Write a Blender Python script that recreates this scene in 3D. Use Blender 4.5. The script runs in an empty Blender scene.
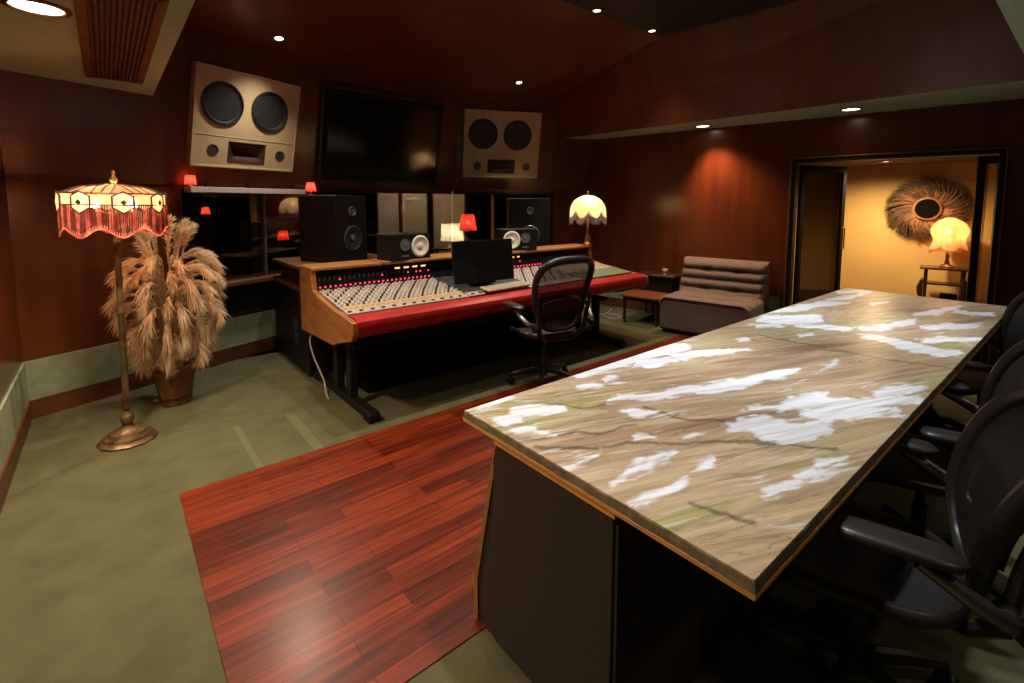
import bpy, bmesh, math, random
from mathutils import Vector, Matrix, noise
import numpy as np
random.seed(7)
SC = bpy.context.scene
COL = SC.collection
PI = math.pi
R = math.radians

# ------------------------------------------------------------------ camera
H = 1.5
AZ = R(50.25); PITCH = R(5.3)
F0 = Vector((math.cos(AZ), math.sin(AZ), 0)); RT = Vector((math.sin(AZ), -math.cos(AZ), 0)); ZZ = Vector((0, 0, 1))
FW = F0*math.cos(PITCH) - ZZ*math.sin(PITCH); UP = ZZ*math.cos(PITCH) + F0*math.sin(PITCH)
cd = bpy.data.cameras.new('camera'); cam = bpy.data.objects.new('camera', cd); COL.objects.link(cam)
cam.matrix_world = Matrix(((RT.x, UP.x, -FW.x, 0), (RT.y, UP.y, -FW.y, 0), (RT.z, UP.z, -FW.z, H), (0, 0, 0, 1)))
cd.sensor_width = 36; cd.lens = 487*36/1024; cd.shift_y = -(341.5-248)/1024; cd.clip_start = .05
SC.camera = cam
SC.view_settings.view_transform = 'Standard'; SC.view_settings.look = 'None'
SC.view_settings.gamma = 1; SC.view_settings.use_curve_mapping = False
SC.view_settings.exposure = 0.0
w = bpy.data.worlds.new('world'); SC.world = w; w.use_nodes = True
w.node_tree.nodes['Background'].inputs[0].default_value = (.02, .012, .008, 1)
w.node_tree.nodes['Background'].inputs[1].default_value = .15

# ------------------------------------------------------------------ materials
def lin(c):
    return tuple(((v/255+.055)/1.055)**2.4 if v > 10 else v/255/12.92 for v in c)
def mat(name, base, rough=.5, metal=0, var=None, scale=6, stretch=(1, 1, 1), bump=0, bscale=None, coat=0, emit=None, estr=0, detail=6, spec=None, contrast=(.35, .65)):
    """procedural Principled; var = second colour mixed in by stretched noise; bump = strength"""
    m = bpy.data.materials.new(name); m.use_nodes = True
    nt = m.node_tree; b = nt.nodes['Principled BSDF']
    b.inputs['Base Color'].default_value = (*base, 1); b.inputs['Roughness'].default_value = rough; b.inputs['Metallic'].default_value = metal
    if spec is not None: b.inputs['Specular IOR Level'].default_value = spec
    if coat: b.inputs['Coat Weight'].default_value = coat; b.inputs['Coat Roughness'].default_value = .15
    if emit: b.inputs['Emission Color'].default_value = (*emit, 1); b.inputs['Emission Strength'].default_value = estr
    tc = nt.nodes.new('ShaderNodeTexCoord'); mp = nt.nodes.new('ShaderNodeMapping')
    mp.inputs['Scale'].default_value = stretch
    nt.links.new(tc.outputs['Object'], mp.inputs[0])
    if var is not None:
        n = nt.nodes.new('ShaderNodeTexNoise'); n.inputs['Scale'].default_value = scale; n.inputs['Detail'].default_value = detail
        nt.links.new(mp.outputs[0], n.inputs['Vector'])
        mr = nt.nodes.new('ShaderNodeMapRange'); mr.inputs['From Min'].default_value = contrast[0]; mr.inputs['From Max'].default_value = contrast[1]
        nt.links.new(n.outputs['Fac'], mr.inputs[0])
        mx = nt.nodes.new('ShaderNodeMix'); mx.data_type = 'RGBA'
        mx.inputs['A'].default_value = (*base, 1); mx.inputs['B'].default_value = (*var, 1)
        nt.links.new(mr.outputs[0], mx.inputs['Factor']); nt.links.new(mx.outputs['Result'], b.inputs['Base Color'])
    if bump:
        n2 = nt.nodes.new('ShaderNodeTexNoise'); n2.inputs['Scale'].default_value = bscale or scale*4; n2.inputs['Detail'].default_value = 4
        nt.links.new(mp.outputs[0], n2.inputs['Vector'])
        bp = nt.nodes.new('ShaderNodeBump'); bp.inputs['Strength'].default_value = bump; bp.inputs['Distance'].default_value = .01
        nt.links.new(n2.outputs['Fac'], bp.inputs['Height']); nt.links.new(bp.outputs[0], b.inputs['Normal'])
    return m
def shade_mat(name, col, col2=None, clear=.3, scale=5, through=.65):
    """lamp shade cloth / art glass: lets the bulb inside shine through"""
    m = bpy.data.materials.new(name); m.use_nodes = True; nt = m.node_tree
    out = nt.nodes['Material Output']; nt.nodes.remove(nt.nodes['Principled BSDF'])
    d = nt.nodes.new('ShaderNodeBsdfDiffuse'); t = nt.nodes.new('ShaderNodeBsdfTranslucent'); tr = nt.nodes.new('ShaderNodeBsdfTransparent')
    m1 = nt.nodes.new('ShaderNodeMixShader'); m2 = nt.nodes.new('ShaderNodeMixShader')
    for x in (d, t, tr): x.inputs['Color'].default_value = (*col, 1)
    if col2 is not None:
        tc = nt.nodes.new('ShaderNodeTexCoord'); n = nt.nodes.new('ShaderNodeTexNoise'); n.inputs['Scale'].default_value = scale
        nt.links.new(tc.outputs['Object'], n.inputs['Vector'])
        mx = nt.nodes.new('ShaderNodeMix'); mx.data_type = 'RGBA'; mx.inputs['A'].default_value = (*col, 1); mx.inputs['B'].default_value = (*col2, 1)
        mr = nt.nodes.new('ShaderNodeMapRange'); mr.inputs['From Min'].default_value = .4; mr.inputs['From Max'].default_value = .6
        nt.links.new(n.outputs['Fac'], mr.inputs[0]); nt.links.new(mr.outputs[0], mx.inputs['Factor'])
        for x in (d, t): nt.links.new(mx.outputs['Result'], x.inputs['Color'])
    m1.inputs[0].default_value = through; nt.links.new(d.outputs[0], m1.inputs[1]); nt.links.new(t.outputs[0], m1.inputs[2])
    m2.inputs[0].default_value = clear; nt.links.new(m1.outputs[0], m2.inputs[1]); nt.links.new(tr.outputs[0], m2.inputs[2])
    nt.links.new(m2.outputs[0], out.inputs['Surface'])
    return m
def mesh_cloth(name, col, clear):
    """woven see-through seat mesh"""
    m = bpy.data.materials.new(name); m.use_nodes = True; nt = m.node_tree
    out = nt.nodes['Material Output']; b = nt.nodes['Principled BSDF']
    b.inputs['Base Color'].default_value = (*col, 1); b.inputs['Roughness'].default_value = .55
    tr = nt.nodes.new('ShaderNodeBsdfTransparent'); mx = nt.nodes.new('ShaderNodeMixShader'); mx.inputs[0].default_value = clear
    nt.links.new(b.outputs[0], mx.inputs[1]); nt.links.new(tr.outputs[0], mx.inputs[2]); nt.links.new(mx.outputs[0], out.inputs['Surface'])
    return m
def glass_mat(name, refl=.09, tint=(.9, .9, .88)):
    m = bpy.data.materials.new(name); m.use_nodes = True; nt = m.node_tree
    out = nt.nodes['Material Output']; nt.nodes.remove(nt.nodes['Principled BSDF'])
    g = nt.nodes.new('ShaderNodeBsdfGlossy'); g.inputs['Roughness'].default_value = .015
    tr = nt.nodes.new('ShaderNodeBsdfTransparent'); tr.inputs[0].default_value = (*tint, 1)
    fr = nt.nodes.new('ShaderNodeFresnel'); fr.inputs[0].default_value = 1.5
    ad = nt.nodes.new('ShaderNodeMath'); ad.operation = 'ADD'; ad.inputs[1].default_value = refl-.04; ad.use_clamp = True
    mx = nt.nodes.new('ShaderNodeMixShader')
    nt.links.new(fr.outputs[0], ad.inputs[0]); nt.links.new(ad.outputs[0], mx.inputs[0])
    nt.links.new(tr.outputs[0], mx.inputs[1]); nt.links.new(g.outputs[0], mx.inputs[2]); nt.links.new(mx.outputs[0], out.inputs['Surface'])
    return m
def emit_mat(name, col, s):
    m = bpy.data.materials.new(name); m.use_nodes = True; nt = m.node_tree
    nt.nodes.remove(nt.nodes['Principled BSDF']); e = nt.nodes.new('ShaderNodeEmission')
    e.inputs[0].default_value = (*col, 1); e.inputs[1].default_value = s
    nt.links.new(e.outputs[0], nt.nodes['Material Output'].inputs['Surface']); return m

M = {}
M['veneer'] = mat('veneer', (.125, .033, .0085), .29, var=(.085, .021, .0055), scale=2.2, stretch=(4, 4, .5), bump=.015, coat=.25, bscale=6)
M['veneer_ceiling'] = mat('veneer_ceiling', (.135, .036, .010), .34, var=(.10, .025, .007), scale=2.5, stretch=(.6, 3, 1), bump=.02, coat=.2)
M['black_ceiling'] = mat('black_ceiling', (.02, .016, .013), .8, var=(.03, .024, .02), scale=20)
M['green_cloth'] = mat('green_cloth', (.40, .53, .39), .95, var=(.35, .465, .34), scale=40, bump=.2, bscale=300)
M['green_strip'] = mat('green_strip', (.27, .33, .21), .95, var=(.22, .27, .165), scale=14, bump=.2, bscale=300)
M['baseboard'] = mat('baseboard', (.13, .042, .016), .4, var=(.09, .028, .011), scale=5, stretch=(1, 1, 6))
M['trim_wood'] = mat('trim_wood', (.17, .075, .03), .4, var=(.11, .05, .02), scale=8, stretch=(1, 1, 8))
M['orange_wood'] = mat('orange_wood', (.46, .20, .055), .38, var=(.33, .13, .035), scale=6, stretch=(1, 6, 6), coat=.15)
M['edge_wood'] = mat('edge_wood', (.78, .37, .10), .4, var=(.66, .30, .075), scale=9, stretch=(2, 2, 8))
M['console_wood'] = mat('console_wood', (.44, .175, .048), .36, var=(.30, .105, .028), scale=5, stretch=(6, 1, 3), coat=.2)
M['dark_wood'] = mat('dark_wood', (.055, .022, .011), .35, var=(.03, .012, .006), scale=6, stretch=(1, 5, 5), coat=.2)
M['red_wood'] = mat('red_wood', (.26, .085, .03), .3, var=(.17, .05, .018), scale=5, stretch=(6, 1, 1), coat=.3)
M['black'] = mat('black', (.0065, .006, .0055), .5, var=(.009, .0085, .008), scale=30, spec=.3)
M['hub_black'] = mat('hub_black', (.004, .0035, .003), .95, var=(.006, .005, .004), scale=30, spec=.1)
M['black_gloss'] = mat('black_gloss', (.008, .008, .009), .12, var=(.011, .010, .011), scale=10)
M['black_cloth'] = mat('black_cloth', (.032, .021, .013), .95, var=(.046, .031, .020), scale=90, bump=.3, bscale=250)
M['plastic'] = mat('plastic', (.020, .017, .0155), .36, var=(.028, .024, .022), scale=12)
M['seat_mesh'] = mesh_cloth('seat_mesh', (.020, .017, .015), .12)
M['seat_mesh_dense'] = mesh_cloth('seat_mesh_dense', (.026, .022, .020), .10)
M['steel'] = mat('steel', (.30, .29, .28), .35, metal=.9, var=(.22, .21, .2), scale=15)
M['cream_panel'] = mat('cream_panel', (.60, .48, .29), .5, var=(.54, .42, .25), scale=5, bump=.03)
M['cone'] = mat('cone', (.010, .011, .013), .6, var=(.017, .018, .020), scale=14)
M['rubber'] = mat('rubber', (.010, .010, .011), .35, var=(.016, .016, .017), scale=30)
M['white_cone'] = mat('white_cone', (.86, .80, .70), .6, var=(.78, .72, .62), scale=18)
M['grey_cone'] = mat('grey_cone', (.10, .10, .10), .4, var=(.14, .14, .14), scale=18)
M['silver'] = mat('silver', (.5, .5, .5), .3, metal=.8, var=(.4, .4, .4), scale=18)
M['faceplate'] = mat('faceplate', (.48, .41, .36), .5, var=(.42, .36, .31), scale=25)
M['blank_panel'] = mat('blank_panel', (.50, .37, .24), .55, var=(.43, .31, .2), scale=6)
M['green_mat'] = mat('green_mat', (.16, .21, .10), .9, var=(.12, .16, .075), scale=40)
M['red_leather'] = mat('red_leather', (.46, .022, .022), .38, var=(.37, .015, .015), scale=10, bump=.08, bscale=200)
M['knob_white'] = mat('knob_white', (.75, .72, .68), .4, var=(.48, .46, .43), scale=30)
M['knob_dark'] = mat('knob_dark', (.03, .03, .032), .4, var=(.05, .05, .05), scale=30)
M['knob_amber'] = mat('knob_amber', (.75, .42, .07), .4, var=(.7, .36, .05), scale=30, emit=(1, .5, .08), estr=.35)
M['led_red'] = emit_mat('led_red', (1, .04, .07), 3.0)
M['led_amber'] = emit_mat('led_amber', (1, .5, .12), 1.6)
M['paper'] = mat('paper', (.62, .55, .43), .7, var=(.56, .49, .38), scale=8)
M['brass'] = mat('brass', (.42, .25, .10), .35, metal=.75, var=(.30, .17, .07), scale=14, bump=.1)
M['old_brass'] = mat('old_brass', (.26, .17, .085), .42, metal=.6, var=(.11, .065, .03), scale=18, bump=.3, bscale=60)
M['glass'] = glass_mat('glass', .10)
M['door_glass'] = glass_mat('door_glass', .26, (.85, .80, .72))
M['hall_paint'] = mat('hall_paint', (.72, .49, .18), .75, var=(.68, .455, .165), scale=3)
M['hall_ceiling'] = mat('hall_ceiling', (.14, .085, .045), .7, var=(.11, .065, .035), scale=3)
M['tufted'] = mat('tufted', (.16, .125, .097), .9, var=(.12, .093, .072), scale=60, bump=.25, bscale=240)
M['pot'] = mat('pot', (.20, .075, .025), .45, var=(.12, .04, .014), scale=7, stretch=(6, 6, 1), bump=.1)
M['plume'] = shade_mat('plume', (.95, .80, .60), (.92, .72, .50), 0, 7, .45)
M['plume_core'] = mat('plume_core', (.50, .36, .20), .9, var=(.42, .3, .17), scale=9)
M['feather'] = mat('feather', (.10, .058, .030), .7, var=(.17, .095, .05), scale=8)
M['feather_tan'] = mat('feather_tan', (.50, .235, .09), .7, var=(.38, .165, .065), scale=8)
M['lead'] = mat('lead', (.02, .015, .012), .5, var=(.03, .022, .018), scale=30)
M['shade_rose'] = shade_mat('shade_rose', (.66, .36, .25), (.52, .24, .16), .03, 9)
M['shade_cream'] = shade_mat('shade_cream', (.94, .78, .60), (.92, .68, .50), .06, 12)
M['shade_band'] = shade_mat('shade_band', (.78, .52, .38), (.70, .42, .30), .03, 12)
M['fringe_red'] = shade_mat('fringe_red', (.48, .13, .12), (.66, .32, .27), .03, 30)
M['shade_ivory'] = shade_mat('shade_ivory', (.95, .84, .64), (.93, .66, .34), .06, 9)
M['fringe_violet'] = mat('fringe_violet', (.17, .11, .17), .8, var=(.24, .16, .22), scale=40)
M['shade_gold'] = shade_mat('shade_gold', (.95, .74, .46), (.93, .62, .34), .06, 9)
M['fringe_rose'] = shade_mat('fringe_rose', (.85, .38, .22), (.9, .5, .3), .2, 30)
M['shade_white'] = shade_mat('shade_white', (.95, .88, .74), None, .06)
M['shade_red'] = shade_mat('shade_red', (.88, .14, .10), None, .06)
M['white_paint'] = mat('white_paint', (.7, .66, .58), .5, var=(.64, .6, .53), scale=8)
M['red_paint'] = mat('red_paint', (.4, .03, .03), .4, var=(.3, .02, .02), scale=8)
M['beige_wall'] = mat('beige_wall', (.50, .41, .29), .85, var=(.44, .355, .25), scale=5)
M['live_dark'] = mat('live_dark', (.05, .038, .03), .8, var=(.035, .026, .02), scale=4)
M['pale_shelf'] = mat('pale_shelf', (.55, .50, .46), .5, var=(.5, .45, .42), scale=10)
M['cable_white'] = mat('cable_white', (.46, .40, .31), .5, var=(.40, .35, .27), scale=10)
M['horn'] = mat('horn', (.035, .02, .016), .3, var=(.06, .032, .024), scale=9)
M['lens_warm'] = emit_mat('lens_warm', (1, .80, .55), 9)
M['lens_cool'] = emit_mat('lens_cool', (1, .93, .82), 14)

def bulb_mat(col, s): return emit_mat('bulb_glow', col, s)

# ------------------------------------------------------------------ mesh builder
class MB:
    def __init__(s): s.v = []; s.f = []
    def add(s, vs, fs):
        o = len(s.v); s.v += [tuple(v) for v in vs]; s.f += [tuple(i+o for i in f) for f in fs]; return s
    def box(s, c, d, rz=0, mtx=None):
        x, y, z = d[0]/2, d[1]/2, d[2]/2
        vs = [Vector((sx*x, sy*y, sz*z)) for sz in (-1, 1) for sx, sy in ((-1, -1), (1, -1), (1, 1), (-1, 1))]
        m = Matrix.Translation(c) @ (mtx if mtx else Matrix.Rotation(rz, 4, 'Z'))
        return s.add([m @ v for v in vs], [(3, 2, 1, 0), (4, 5, 6, 7), (0, 1, 5, 4), (1, 2, 6, 5), (2, 3, 7, 6), (3, 0, 4, 7)])
    def prism(s, poly, a0, a1, axis='z', poly2=None):
        """poly extruded along an axis; poly2 gives a different far outline"""
        n = len(poly); q = poly2 or poly
        def P(p, a):
            return {'z': (p[0], p[1], a), 'x': (a, p[0], p[1]), 'y': (p[0], a, p[1])}[axis]
        vs = [P(p, a0) for p in poly] + [P(p, a1) for p in q]
        fs = [tuple(range(n))[::-1], tuple(range(n, 2*n))] + [(i, (i+1) % n, n+(i+1) % n, n+i) for i in range(n)]
        return s.add(vs, fs)
    def tube(s, pts, r, n=10, closed=False, flat=1.0, side=None):
        pts = [Vector(p) for p in pts]; N = len(pts)
        rs = list(r) if hasattr(r, '__len__') else [r]*N
        rings = []; up = None
        for i, p in enumerate(pts):
            a = pts[(i-1) % N] if closed or i else p; b = pts[(i+1) % N] if closed or i < N-1 else p
            t = (b-a); t = t.normalized() if t.length > 1e-9 else Vector((0, 0, 1))
            if up is None:
                up = Vector(side) if side else (Vector((0, 0, 1)) if abs(t.z) < .9 else Vector((1, 0, 0)))
            up = (up - t*up.dot(t)); up = up.normalized() if up.length > 1e-6 else t.orthogonal().normalized()
            u = t.cross(up).normalized()
            rings.append([p + (u*math.cos(2*PI*k/n)*flat + up*math.sin(2*PI*k/n))*rs[i] for k in range(n)])
        o = len(s.v)
        for rg in rings: s.v += [tuple(q) for q in rg]
        m = N if closed else N-1
        for i in range(m):
            j = (i+1) % N
            for k in range(n): s.f.append((o+i*n+k, o+i*n+(k+1) % n, o+j*n+(k+1) % n, o+j*n+k))
        if not closed:
            s.f.append(tuple(o+k for k in range(n))[::-1]); s.f.append(tuple(o+(N-1)*n+k for k in range(n)))
        return s
    def lathe(s, prof, n=24, c=(0, 0, 0), mtx=None, cap=True, start=0, wob=None):
        o = len(s.v); m = Matrix.Translation(c) @ (mtx or Matrix.Identity(4))
        for r, z in prof:
            for k in range(n):
                a = 2*PI*k/n+start; rr = r*(wob(a) if wob else 1)
                s.v.append(tuple(m @ Vector((rr*math.cos(a), rr*math.sin(a), z))))
        for i in range(len(prof)-1):
            for k in range(n): s.f.append((o+i*n+k, o+i*n+(k+1) % n, o+(i+1)*n+(k+1) % n, o+(i+1)*n+k))
        if cap:
            s.f.append(tuple(o+k for k in range(n))[::-1]); q = o+(len(prof)-1)*n; s.f.append(tuple(q+k for k in range(n)))
        return s
    def grid(s, fn, nu, nv, closed_u=False):
        o = len(s.v)
        for j in range(nv+1):
            for i in range(nu if closed_u else nu+1): s.v.append(tuple(fn(i/nu, j/nv)))
        W = nu if closed_u else nu+1
        for j in range(nv):
            for i in range(nu):
                a = o+j*W+i; b = o+j*W+(i+1) % W
                s.f.append((a, b, b+W, a+W))
        return s
    def build(s, name, m, parent=None, smooth=False, bevel=0, seg=2, thick=0, loc=None, rz=0):
        me = bpy.data.meshes.new(name); me.from_pydata(s.v, [], s.f); me.validate(); me.update()
        bm = bmesh.new(); bm.from_mesh(me); bmesh.ops.recalc_face_normals(bm, faces=bm.faces); bm.to_mesh(me); bm.free()
        ms = m if isinstance(m, (list, tuple)) else [m]
        for k in ms: me.materials.append(k)
        o = bpy.data.objects.new(name, me); COL.objects.link(o)
        if parent: o.parent = parent
        if loc: o.location = loc
        o.rotation_euler.z = rz
        if smooth:
            for p in me.polygons: p.use_smooth = True
            if smooth != 'full': me.set_sharp_from_angle(angle=R(38))
        if thick:
            q = o.modifiers.new('solid', 'SOLIDIFY'); q.thickness = thick; q.offset = 0
        if bevel:
            q = o.modifiers.new('bevel', 'BEVEL'); q.width = bevel; q.segments = seg; q.limit_method = 'ANGLE'; q.angle_limit = R(40)
            for p in me.polygons: p.use_smooth = True
            me.set_sharp_from_angle(angle=R(50))
        return o
def box(c, d, rz=0, mtx=None): return MB().box(c, d, rz, mtx)
def tag(o, label=None, cat=None, group=None, kind=None):
    if label: o['label'] = label
    if cat: o['category'] = cat
    if group: o['group'] = group
    if kind: o['kind'] = kind
    return o
def thing(name, label, cat, loc=(0, 0, 0), rz=0, group=None, mtx=None):
    o = bpy.data.objects.new(name, None); COL.objects.link(o); o.empty_display_size = .1
    if mtx is not None: o.matrix_world = mtx
    else: o.location = loc; o.rotation_euler.z = rz
    return tag(o, label, cat, group)
def struct(o): o['kind'] = 'structure'; return o
def kids(o): return [c for c in COL.objects if c.parent is o]
def copy_tree(o, parent=None):
    c = o.copy(); COL.objects.link(c)
    if parent: c.parent = parent
    for k in kids(o): copy_tree(k, c)
    return c
def cut(o, cutter):
    """sink holes into a mesh: boolean evaluated at once, the cutter is deleted"""
    cm = bpy.data.meshes.new('t'); cm.from_pydata(cutter.v, [], cutter.f)
    bm = bmesh.new(); bm.from_mesh(cm); bmesh.ops.recalc_face_normals(bm, faces=bm.faces); bm.to_mesh(cm); bm.free()
    co = bpy.data.objects.new('t', cm); COL.objects.link(co)
    co.matrix_world = o.matrix_world
    par = o.parent; o.parent = None; mw = o.matrix_basis.copy(); o.matrix_basis = Matrix.Identity(4); co.matrix_basis = Matrix.Identity(4)
    md = o.modifiers.new('b', 'BOOLEAN'); md.object = co; md.operation = 'DIFFERENCE'; md.solver = 'EXACT'
    bpy.context.view_layer.update()
    dg = bpy.context.evaluated_depsgraph_get()
    me = bpy.data.meshes.new_from_object(o.evaluated_get(dg))
    o.modifiers.remove(md); old = o.data; o.data = me; me.name = o.name
    o.matrix_basis = mw; o.parent = par
    bpy.data.objects.remove(co)
    return o
def spot(parent, loc, energy, col, angle=90, blend=.6, r=.04, target=None, name='light'):
    l = bpy.data.lights.new(name, 'SPOT'); l.energy = energy; l.color = col; l.spot_size = R(angle); l.spot_blend = blend; l.shadow_soft_size = r
    o = bpy.data.objects.new(name, l); COL.objects.link(o)
    if parent: o.parent = parent
    o.location = loc
    if target: o.rotation_euler = Vector(target).to_track_quat('-Z', 'Y').to_euler()
    return o
def bulb(parent, loc, r, col, s):
    return MB().lathe([(.001, -r), (r*.6, -r*.8), (r, 0), (r*.6, r*.8), (.001, r)], 12, loc).build('bulb', bulb_mat(col, s), parent, smooth='full')

# light levels
FLOOR_BULB = 190; SCALLOP_BULB = 190; HALL_BULB = 90; WHITE_BULB = 200; RED_BULB = 100; MINI_BULB = 24
E_SOFFIT = 235; E_SLOPE = 125; E_RIDGE = 100; E_RSOF = 170; E_RSOF2 = 20; E_TABLE = (190, 180, 155); E_FLOOR = 40; E_HALL = 200; E_BACK = 15; E_LIVE = 110
TVS = .80

# ================================================================== THE SETTING
T22 = math.tan(R(22))
P0 = Vector((-.5, 4.655)); P1 = Vector((1.8, 5.586)); P2 = Vector((3.7, 5.706)); P3 = Vector((5.5, 4.979))
def RX(y): return 6.0+(2.2-y)*math.tan(R(10))          # right wall line
P4 = Vector((RX(-2.0), -2.0))
LX = -.5; BY = -2.0                                     # left wall, back wall
SOF = 2.42; CEIL = 3.3
Y22 = lambda x: P0.y+(x-P0.x)*T22

# floor: green carpet with an inset strip of red hardwood
def carpet_mat():
    m = mat('carpet', (.112, .107, .047), .97, var=(.074, .074, .031), scale=5, bump=.5, bscale=260, contrast=(.3, .7))
    nt = m.node_tree; b = nt.nodes['Principled BSDF']
    src = b.inputs['Base Color'].links[0].from_socket
    tc = nt.nodes.new('ShaderNodeTexCoord'); sp = nt.nodes.new('ShaderNodeSeparateXYZ'); nt.links.new(tc.outputs['Object'], sp.inputs[0])
    def math_(op, a, v, c=None):
        q = nt.nodes.new('ShaderNodeMath'); q.operation = op
        for i, x in enumerate((a, v, c)):
            if x is None: continue
            if isinstance(x, (int, float)): q.inputs[i].default_value = x
            else: nt.links.new(x, q.inputs[i])
        return q.outputs[0]
    def band(coord, c, hw): return math_('LESS_THAN', math_('ABSOLUTE', math_('SUBTRACT', coord, c), None), hw)
    def rng(coord, a, bb): return math_('MULTIPLY', math_('GREATER_THAN', coord, a), math_('LESS_THAN', coord, bb))
    X, Y = sp.outputs[0], sp.outputs[1]
    # worn pale cable channels running towards the window, and dark seams between carpet lengths
    pale = math_('ADD', math_('MULTIPLY', band(X, .59, .018), rng(Y, 2.95, 3.62)), math_('MULTIPLY', band(X, .92, .03), rng(Y, 2.95, 3.6)))
    Yt = math_('ADD', Y, math_('MULTIPLY', X, .15))
    dark = math_('MULTIPLY', band(Yt, 3.82, .009), rng(X, -.1, 1.3))
    dark = math_('ADD', dark, math_('MULTIPLY', band(Y, 3.02, .007), rng(X, 0.0, .2)))
    for src2, col, f in ((pale, (.17, .165, .08), .45), (dark, (.07, .065, .025), .7)):
        mx = nt.nodes.new('ShaderNodeMix'); mx.data_type = 'RGBA'; mx.inputs['B'].default_value = (*col, 1)
        nt.links.new(src, mx.inputs['A']); nt.links.new(math_('MULTIPLY', src2, f), mx.inputs['Factor']); src = mx.outputs['Result']
    # broad worn patches
    nt.links.new(src, b.inputs['Base Color'])
    return m
def hardwood_mat():
    m = bpy.data.materials.new('hardwood'); m.use_nodes = True; nt = m.node_tree; b = nt.nodes['Principled BSDF']
    tc = nt.nodes.new('ShaderNodeTexCoord')
    br = nt.nodes.new('ShaderNodeTexBrick'); br.offset = .37; br.offset_frequency = 2; br.squash = 1
    br.inputs['Color1'].default_value = (.075, .009, .003, 1); br.inputs['Color2'].default_value = (.20, .028, .007, 1)
    br.inputs['Mortar'].default_value = (.05, .008, .004, 1); br.inputs['Scale'].default_value = 1
    br.inputs['Mortar Size'].default_value = .0016; br.inputs['Brick Width'].default_value = .62; br.inputs['Row Height'].default_value = .083
    br.inputs['Bias'].default_value = .0
    nt.links.new(tc.outputs['Object'], br.inputs['Vector'])
    mp = nt.nodes.new('ShaderNodeMapping'); mp.inputs['Scale'].default_value = (1.6, 26, 1); nt.links.new(tc.outputs['Object'], mp.inputs[0])
    n = nt.nodes.new('ShaderNodeTexNoise'); n.inputs['Scale'].default_value = 1.6; n.inputs['Detail'].default_value = 6; nt.links.new(mp.outputs[0], n.inputs['Vector'])
    mr = nt.nodes.new('ShaderNodeMapRange'); mr.inputs['From Min'].default_value = .3; mr.inputs['From Max'].default_value = .7; mr.inputs['To Min'].default_value = .45; mr.inputs['To Max'].default_value = 1.35
    nt.links.new(n.outputs['Fac'], mr.inputs[0])
    mx = nt.nodes.new('ShaderNodeMix'); mx.data_type = 'RGBA'; mx.blend_type = 'MULTIPLY'; mx.inputs['Factor'].default_value = 1
    nt.links.new(br.outputs['Color'], mx.inputs['A']); nt.links.new(mr.outputs[0], mx.inputs['B'])
    nt.links.new(mx.outputs['Result'], b.inputs['Base Color'])
    # worn varnish and slightly cupped boards
    w2 = nt.nodes.new('ShaderNodeTexWave'); w2.bands_direction = 'Y'; w2.inputs['Scale'].default_value = 1/.083/2*.5*2*PI/ (2*PI) *2; w2.inputs['Distortion'].default_value = .6
    nt.links.new(tc.outputs['Object'], w2.inputs['Vector'])
    bp = nt.nodes.new('ShaderNodeBump'); bp.inputs['Strength'].default_value = .25; bp.inputs['Distance'].default_value = .004
    ad = nt.nodes.new('ShaderNodeMath'); ad.operation = 'SUBTRACT'; nt.links.new(n.outputs['Fac'], ad.inputs[0]); nt.links.new(br.outputs['Fac'], ad.inputs[1])
    nt.links.new(ad.outputs[0], bp.inputs['Height']); nt.links.new(bp.outputs[0], b.inputs['Normal'])
    b.inputs['Roughness'].default_value = .34; b.inputs['Coat Weight'].default_value = .2; b.inputs['Coat Roughness'].default_value = .24; b.inputs['Specular IOR Level'].default_value = .22
    return m
struct(MB().prism([(LX-.1, BY-.1), (P4.x+.1, BY-.1), (P3.x+.15, P3.y), (P2.x, P2.y), (P1.x, P1.y), (P0.x-.1, P0.y)], -.1, 0).build('floor', carpet_mat()))
struct(box((0, 0, 0), (4.9, 1.65, .008)).build('floor_hardwood', hardwood_mat(), loc=(.205+2.45, 1.285+.825, .001), bevel=.002))

# walls
def wall_seg(name, a, b, z0, z1, m, t=.12, out=None):
    """upright slab whose inner face runs from a to b; out = +1 puts the thickness to the left of a->b"""
    a = Vector(a); b = Vector(b); d = (b-a).normalized(); nn = Vector((-d.y, d.x))*(out or 1)*t
    return struct(MB().prism([tuple(a), tuple(b), tuple(b+nn), tuple(a+nn)], z0, z1).build(name, m))
WT = 1.66
wall_seg('wall_left', (LX, BY), (LX, P0.y), 0, CEIL, M['veneer'])
wall_seg('wall_back', (P4.x, BY), (LX, BY), 0, CEIL, M['veneer'], out=-1)
def on01(s): return P0+(P1-P0)*s
def on23(s): return P2+(P3-P2)*s
sW = (.508-P0.x)/(P1.x-P0.x); sE = (5.08-P2.x)/(P3.x-P2.x)
WL = on01(sW); WR = on23(sE)
wall_seg('wall_front_left', P0, WL, 0, WT, M['veneer'])
wall_seg('wall_front_right', WR, P3, 0, WT, M['veneer'])
for k, (a, b, nm) in enumerate(((WL, P1, 'left'), (P1, P2, 'middle'), (P2, WR, 'right'))):
    wall_seg('wall_below_window_'+nm, a, b, 0, .72, M['black'] if k == 0 else M['veneer'])
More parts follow.
